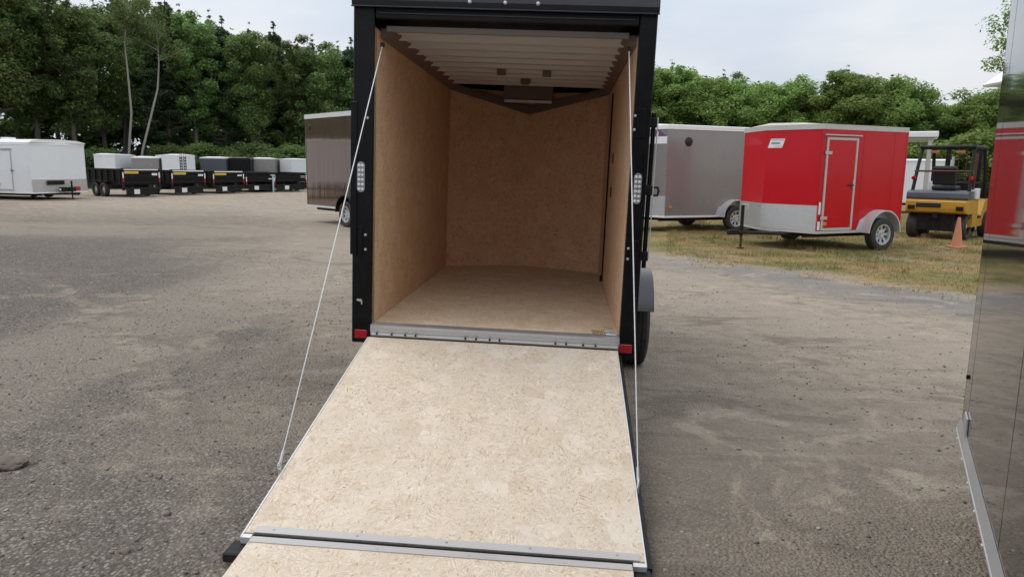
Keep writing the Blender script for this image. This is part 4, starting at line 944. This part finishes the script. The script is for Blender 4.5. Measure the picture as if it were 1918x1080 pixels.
# ------------------------------------------------------------------ cone, pole lamp, canopy, white trailer behind the forklift
c = empty('traffic_cone', (9.0, 11.75, 0), 0.4, 'faded orange traffic cone standing in front of the forklift', 'cone')
c.rotation_euler = (R(2), R(-3), 0.4); c.scale = (.82, .82, .92)
MB().box((-.19, -.19, -.005), (.19, .19, .03), .01).build('base', 'orange', c)
MB().lathe([(.145, .0305), (.13, .06), (.035, .68), (.028, .70), (.022, .70), (.022, .66)], 'z', (0, 0, 0), 20).build('cone_body', 'orange', c, True)

lx, ly = 11.40, 14.44
l = empty('pole_lamp', (lx, ly, 0), 0, 'tall dark pole with a white pitched shade beside the forklift', 'lamp post')
MB().tube([(0, 0, -.02), (0, 0, 3.72)], [.06, .045], 10).build('pole', 'black_frame', l, True)
MB().prism([(-.55, 3.70), (.55, 3.70), (.58, 3.75), (.08, 4.12), (-.08, 4.12), (-.58, 3.75)], -.45, .45, 'y').build('shade', 'whiteroof', l)
MB().box((-.3, -.2, 3.62), (.3, .2, 3.698), .02).build('lamp_housing', 'galv', l)
for k in range(4): MB().box((.045, -.03, 2.6 + k * .3), (.20, .03, 2.64 + k * .3), .005).build('pole_step', 'black_frame', l)

cn = empty('canopy', (11.45, 19.3, 0), math.atan2(-.42, .91), 'white flat canopy on grey posts behind the red trailer', 'canopy')
MB().box((-1.6, -.9, 2.62), (0.5, .9, 2.80), .03).build('canopy_roof', 'whiteroof', cn)
MB().box((-1.5, -.8, 2.54), (0.4, .8, 2.6195), .01).build('roof_frame', 'alu_dull', cn)
for x in (-1.4, .3):
    for y in (-.75, .75): MB().box((x - .06, y - .06, -.02), (x + .06, y + .06, 2.54), .01).build('post', 'alu_dull', cn)

cargo('white cargo trailer standing behind the forklift', (15.2, 24.6), R(-20), -1, 3.8, 1.9, 0.0, .4, 2.05, 'white', rail='alu_pale', roof='whiteroof', guard=0.4, wheels=(1.4,), tongue=False, detail=False)
cargo('low white cargo trailer between the red trailer and the forklift', (11.4, 22.6), R(-24), -1, 1.7, 1.5, 0.0, .4, 1.5, 'white', rail='alu_pale', roof='whiteroof', guard=0.3, wheels=(.6,), tongue=False, detail=False)

# ------------------------------------------------------------------ woods
def leaves(centres, radii, per, size, flat=0.75, mat='leaf_dark', name='crown', droop=0.0):
    ra = np.asarray(radii, float); cnt = np.clip(per * (ra / np.median(ra)) ** 2, 10, per * 1.6).astype(int)
    C_ = np.repeat(np.asarray([tuple(c) for c in centres], float), cnt, 0); Rr = np.repeat(ra, cnt)
    n = len(C_)
    d = rng.normal(size=(n, 3)); d /= np.linalg.norm(d, axis=1)[:, None]
    rad = Rr * rng.random(n) ** 0.45
    P = C_ + d * rad[:, None] * np.array([1, 1, flat])
    P[:, 2] -= droop * rad
    nrm = d * 0.5 + rng.normal(size=(n, 3)) * 0.55 + np.array([0, 0, 0.8]); nrm /= np.linalg.norm(nrm, axis=1)[:, None]
    t1 = np.cross(nrm, rng.normal(size=(n, 3))); t1 /= np.linalg.norm(t1, axis=1)[:, None]; t2 = np.cross(nrm, t1)
    s1 = (size * (0.6 + 0.8 * rng.random(n)))[:, None]; s2 = s1 * (0.45 + 0.35 * rng.random(n))[:, None]
    bend = nrm * s1 * 0.15
    V = np.stack([P - t1 * s1 - bend, P + t2 * s2 * (0.8), P + t1 * s1 - bend, P - t2 * s2], 1).reshape(-1, 3)
    return fast_mesh(name, V, 4, np.arange(n * 4), mat)
def tree_kind(key, seed, H, Rad, base, nl, per, size, mat, form='round', bark='bark', clr=0.20, r0=None):
    rnd = random.Random(seed)
    tb = MB(); r0 = r0 or H * 0.014 + .03
    pts = []; x = y = 0.0
    for k in range(8):
        pts.append((x, y, H * 0.93 * k / 7 - (0.1 if k == 0 else 0))); x += rnd.uniform(-.014, .014) * H; y += rnd.uniform(-.014, .014) * H
    tb.tube(pts, [r0 * (1 - .88 * k / 7) for k in range(8)], 7)
    cs = []; rs = []
    def trunk_at(z):
        f = max(0, min(6.999, z / (H * .93) * 7)); i = int(f); f -= i
        return Vector(pts[i]) * (1 - f) + Vector(pts[i + 1]) * f
    for i in range(nl):
        u = (i + rnd.random()) / nl; z = H * (base + (0.95 - base) * u)
        if form == 'round': prof = math.sin(math.pi * min(1, .18 + .80 * u)) ** .6
        elif form == 'pine': prof = (1 - u) ** .75 * .95 + .10
        else: prof = .55 + .45 * math.sin(math.pi * u)
        ln = Rad * prof * rnd.uniform(.45, 1.25); az = i * 2.39996 + rnd.uniform(-.5, .5)
        el = rnd.uniform(.15, .7) if form != 'pine' else rnd.uniform(-.1, .2)
        p0 = trunk_at(z * .92); dirv = Vector((math.cos(az) * math.cos(el), math.sin(az) * math.cos(el), math.sin(el)))
        p1 = p0 + dirv * ln * .5 + Vector((0, 0, .05 * ln)); p2 = p0 + dirv * ln + Vector((0, 0, rnd.uniform(-.1, .15) * ln))
        rr = r0 * (1 - u) * .45 + .015
        tb.tube([p0, p1, p2], [rr, rr * .6, rr * .2], 5)
        m_ = 4 if form != 'pine' else 5
        for k in range(m_):
            f = .35 + .65 * (k + rnd.random() * .6) / m_
            q = (p0 + (p1 - p0) * (f * 2)) if f < .5 else (p1 + (p2 - p1) * (f * 2 - 1))
            q = q + Vector((rnd.gauss(0, 1), rnd.gauss(0, 1), rnd.gauss(0, .8))) * Rad * .10
            cs.append(q); rs.append(Rad * clr * rnd.uniform(.55, 1.25) * (1 if form != 'pine' else .75))
    for k in range(48):
        f = k / 47; p = trunk_at(H * (.70 + .225 * f)) + Vector((0, 0, H * .035 * f * f))
        sp = Rad * .17 * (1.08 - f); cs.append(p + Vector((rnd.gauss(0, sp), rnd.gauss(0, sp), rnd.uniform(-.35, .35)))); rs.append(max(.14, Rad * clr * (.72 - .58 * f)) * rnd.uniform(.8, 1.25))
    return tb.mesh('trunk_' + key, bark, True), leaves(cs, rs, per, size, .75 if form != 'pine' else .6, mat, 'crown_' + key)
K = {
    'a': tree_kind('a', 1, 13.0, 3.5, .30, 40, 150, .095, 'leaf_dark'),
    'b': tree_kind('b', 2, 12.0, 2.7, .36, 34, 150, .09, 'leaf_dark', 'tall'),
    'c': tree_kind('c', 3, 11.0, 3.6, .28, 40, 150, .095, 'leaf_dark'),
    'p': tree_kind('p', 4, 13.5, 2.8, .25, 60, 110, .085, 'leaf_pine', 'pine'),
    's': tree_kind('s', 5, 12.0, 2.4, .38, 26, 110, .085, 'leaf_dark', 'tall', clr=.22),
    'd': tree_kind('d', 6, 10.0, 3.6, .10, 42, 165, .09, 'leaf_mid'),
    'e': tree_kind('e', 8, 9.0, 3.8, .08, 44, 165, .09, 'leaf_mid'),
    'f': tree_kind('f', 9, 9.5, 3.0, .14, 36, 165, .09, 'leaf_mid', 'tall'),
    't': tree_kind('t', 11, 12.0, 2.6, .45, 20, 60, .09, 'leaf_mid', 'tall', clr=.24),
    'h': tree_kind('h', 12, 4.0, 2.4, .06, 26, 130, .085, 'leaf_dark', clr=.30),
    'g': tree_kind('g', 13, 3.4, 2.3, .05, 26, 130, .085, 'leaf_mid', clr=.30),
}
def col_pos(px_, dist):
    """point on the lot at a bearing given by a picture column, at a ground distance"""
    a = math.atan((px_ - 959) / FPX); b = YAW - a
    return (CAM[0] - math.sin(b) * dist, CAM[1] + math.cos(b) * dist)
def plant(kind, px_, dist, H, label, cat='tree', group=None, name='tree', sx=1.0):
    base = {'a': 13.0, 'b': 12.0, 'c': 11.0, 'p': 13.5, 's': 12.0, 'd': 10.0, 'e': 9.0, 'f': 9.5, 't': 12.0, 'h': 4.0, 'g': 3.4}[kind]
    x, y = col_pos(px_, dist); s = H / base
    t = empty(name, (x, y, -0.03), random.uniform(0, 6.28), label, cat, group); t.scale = (s * sx, s * sx, s)
    link('trunk', K[kind][0], t); link('crown', K[kind][1], t); return t
ORD = ['first', 'second', 'third', 'fourth', 'fifth', 'sixth', 'seventh', 'eighth', 'ninth', 'tenth', 'eleventh', 'twelfth', 'thirteenth', 'fourteenth']
look = {'a': 'broad dark green leafy tree', 'b': 'upright dark green leafy tree', 'c': 'wide spreading dark green tree', 'p': 'dark pine with layered branches', 's': 'slim open crowned tree',
        'd': 'round mid green leafy tree', 'e': 'low wide mid green tree', 'f': 'upright mid green tree', 't': 'thin sparse tree'}
# left wood, front row (column, distance, height)
left = [('c', -60, 56, 15.5), ('a', 10, 55, 15.5), ('b', 85, 57, 13.2), ('b', 150, 56, 12.2), ('a', 205, 60, 12.6), ('p', 318, 58, 13.6), ('b', 375, 57, 12.0), ('p', 425, 58, 12.2), ('a', 480, 57, 11.4), ('p', 515, 61, 12.6), ('b', 560, 57, 10.6), ('c', 610, 58, 10.4), ('p', 655, 59, 11.4), ('a', 715, 60, 11.0)]
for k, (kd, px_, ds, H) in enumerate(left):
    plant(kd, px_, ds * 1.09, H * 1.09, f'{look[kd]}, {ORD[k]} from left, front row of left wood', group='front row trees of the left wood', sx=0.95)
back = [('b', -20, 66, 15.5), ('s', 50, 66, 15.0), ('a', 120, 67, 13.6), ('s', 240, 66, 16.2), ('p', 275, 68, 14.8), ('a', 300, 66, 13.6), ('s', 345, 67, 14.2), ('s', 400, 66, 13.8), ('a', 455, 67, 12.6), ('s', 540, 66, 11.8), ('s', 590, 67, 12.6), ('s', 635, 66, 12.0), ('a', 690, 67, 11.5)]
for k, (kd, px_, ds, H) in enumerate(back):
    plant(kd, px_, ds * 1.09, H * 1.09, f'{look[kd]}, {ORD[k]} from left, rear row of left wood', group='rear row trees of the left wood', sx=1.0)
shr = [(-40, 53), (30, 53.5), (90, 52.5), (140, 53.5), (190, 54), (330, 53), (385, 54), (435, 53), (490, 54), (545, 53), (600, 54), (650, 53.5)]
for k, (px_, ds) in enumerate(shr):
    plant('h', px_, ds * 1.09, random.uniform(2.2, 3.4), f'dark bushy shrub, {ORD[k]} from the left below the left wood', 'shrub', 'shrubs below the left wood', 'shrub', 1.3)
# two pale birches
def birch(px_, dist, path, rad, H, label):
    x, y = col_pos(px_, dist); t = empty('birch_tree', (x, y, -.03), YAW - math.atan((px_ - 959) / FPX) , label, 'tree', 'pale trunked birches')
    tb = MB().tube([(a, 0, z) for a, z in path], rad, 8)
    top = path[-1]; rnd = random.Random(px_); cs = []
    for k in range(9):
        z = path[-2][1] + (top[1] - path[-2][1]) * rnd.random(); a = rnd.uniform(0, 6.28); ln = rnd.uniform(.8, 1.8)
        p0 = Vector((top[0], 0, z)); p1 = p0 + Vector((math.cos(a) * ln, math.sin(a) * ln, rnd.uniform(.3, 1.2)))
        tb.tube([p0, p1], [.04, .01], 5); cs += [p1, (p0 + p1) / 2 + Vector((0, 0, .3))]
    tb.build('trunk', 'birch', t, True)
    link('crown', leaves(cs, [rnd.uniform(.6, 1.0) for _ in cs], 150, .085, .8, 'leaf_dark', 'crown_birch'), t)
birch(243, 57.5, [(0, -.05), (.30, 3.0), (.55, 5.0), (.50, 7.5), (.45, 9.5), (.75, 12.0)], [.085, .08, .07, .06, .045, .02], 12, 'left one of two pale birches, trunk nearly straight, behind the dump trailers')
birch(262, 57.0, [(0, -.05), (.45, 2.5), (1.05, 4.6), (1.62, 6.6), (1.80, 8.3), (1.80, 11.0)], [.085, .08, .07, .06, .045, .02], 11, 'right one of two pale birches, trunk leaning to the right')
# right wood
right = [('d', 1195, 55, 9.3), ('f', 1250, 56, 9.0), ('e', 1305, 55, 8.4), ('d', 1365, 56, 8.2), ('e', 1425, 57, 8.0), ('d', 1480, 56, 8.2), ('f', 1535, 55, 8.3), ('d', 1585, 54, 8.0), ('e', 1640, 56, 8.2), ('f', 1690, 57, 7.2), ('e', 1745, 58, 6.2), ('d', 1800, 57, 6.6), ('e', 1860, 56, 7.8), ('d', 1930, 55, 8.2)]
for k, (kd, px_, ds, H) in enumerate(right):
    plant(kd, px_, ds, H, f'{look[kd]}, {ORD[k]} from left, front row of right wood', group='front row trees of the right wood', sx=1.15)
rback = [('e', 1215, 64, 9.6), ('t', 1243, 63, 10.6), ('d', 1290, 66, 9.8), ('s', 1345, 66, 10.0), ('e', 1400, 66, 9.2), ('f', 1460, 66, 8.4), ('s', 1555, 65, 9.9), ('s', 1612, 66, 9.3), ('d', 1665, 66, 8.4), ('e', 1720, 66, 7.2), ('d', 1790, 66, 7.2), ('f', 1880, 66, 9.0)]
for k, (kd, px_, ds, H) in enumerate(rback):
    plant(kd, px_, ds, H, f'{look[kd]}, {ORD[k]} from left, rear row of right wood', group='rear row trees of the right wood', sx=1.15)
plant('t', 1882, 50, 12.2, 'tall airy tree rising above the pole lamp at the right', group='single trees')
rsh = [1225, 1285, 1350, 1415, 1475, 1540, 1600, 1665, 1725, 1785, 1850, 1905]
for k, px_ in enumerate(rsh):
    plant('g', px_, 51 + (k % 3), random.uniform(2.8, 3.8), f'mid green bushy shrub, {ORD[k]} from the left below the right wood', 'shrub', 'shrubs below the right wood', 'shrub', 1.4)
# the mass of woods farther back
def far_woods():
    cs = []; rs = []
    for brg in np.arange(-88, 78, 1.05):          # bearing from the camera axis, degrees, right positive
        H = 8.5 if brg < -10 else (7.0 if brg > 8 else 8.0)
        for k in range(20):
            d = random.uniform(74, 84) if -45 < brg < 40 else random.uniform(58, 68); b = YAW - R(brg + random.uniform(-.8, .8))
            cs.append((CAM[0] - math.sin(b) * d, CAM[1] + math.cos(b) * d, H * random.random() ** 1.9 + .2)); rs.append(random.uniform(1.2, 2.1))
    me = leaves(cs, rs, 40, .40, .85, 'leaf_dark', 'far_woods')
    tag(link('far_woods', me), 'dense mass of woods behind the two rows of trees', 'woods', kind='stuff')
far_woods()
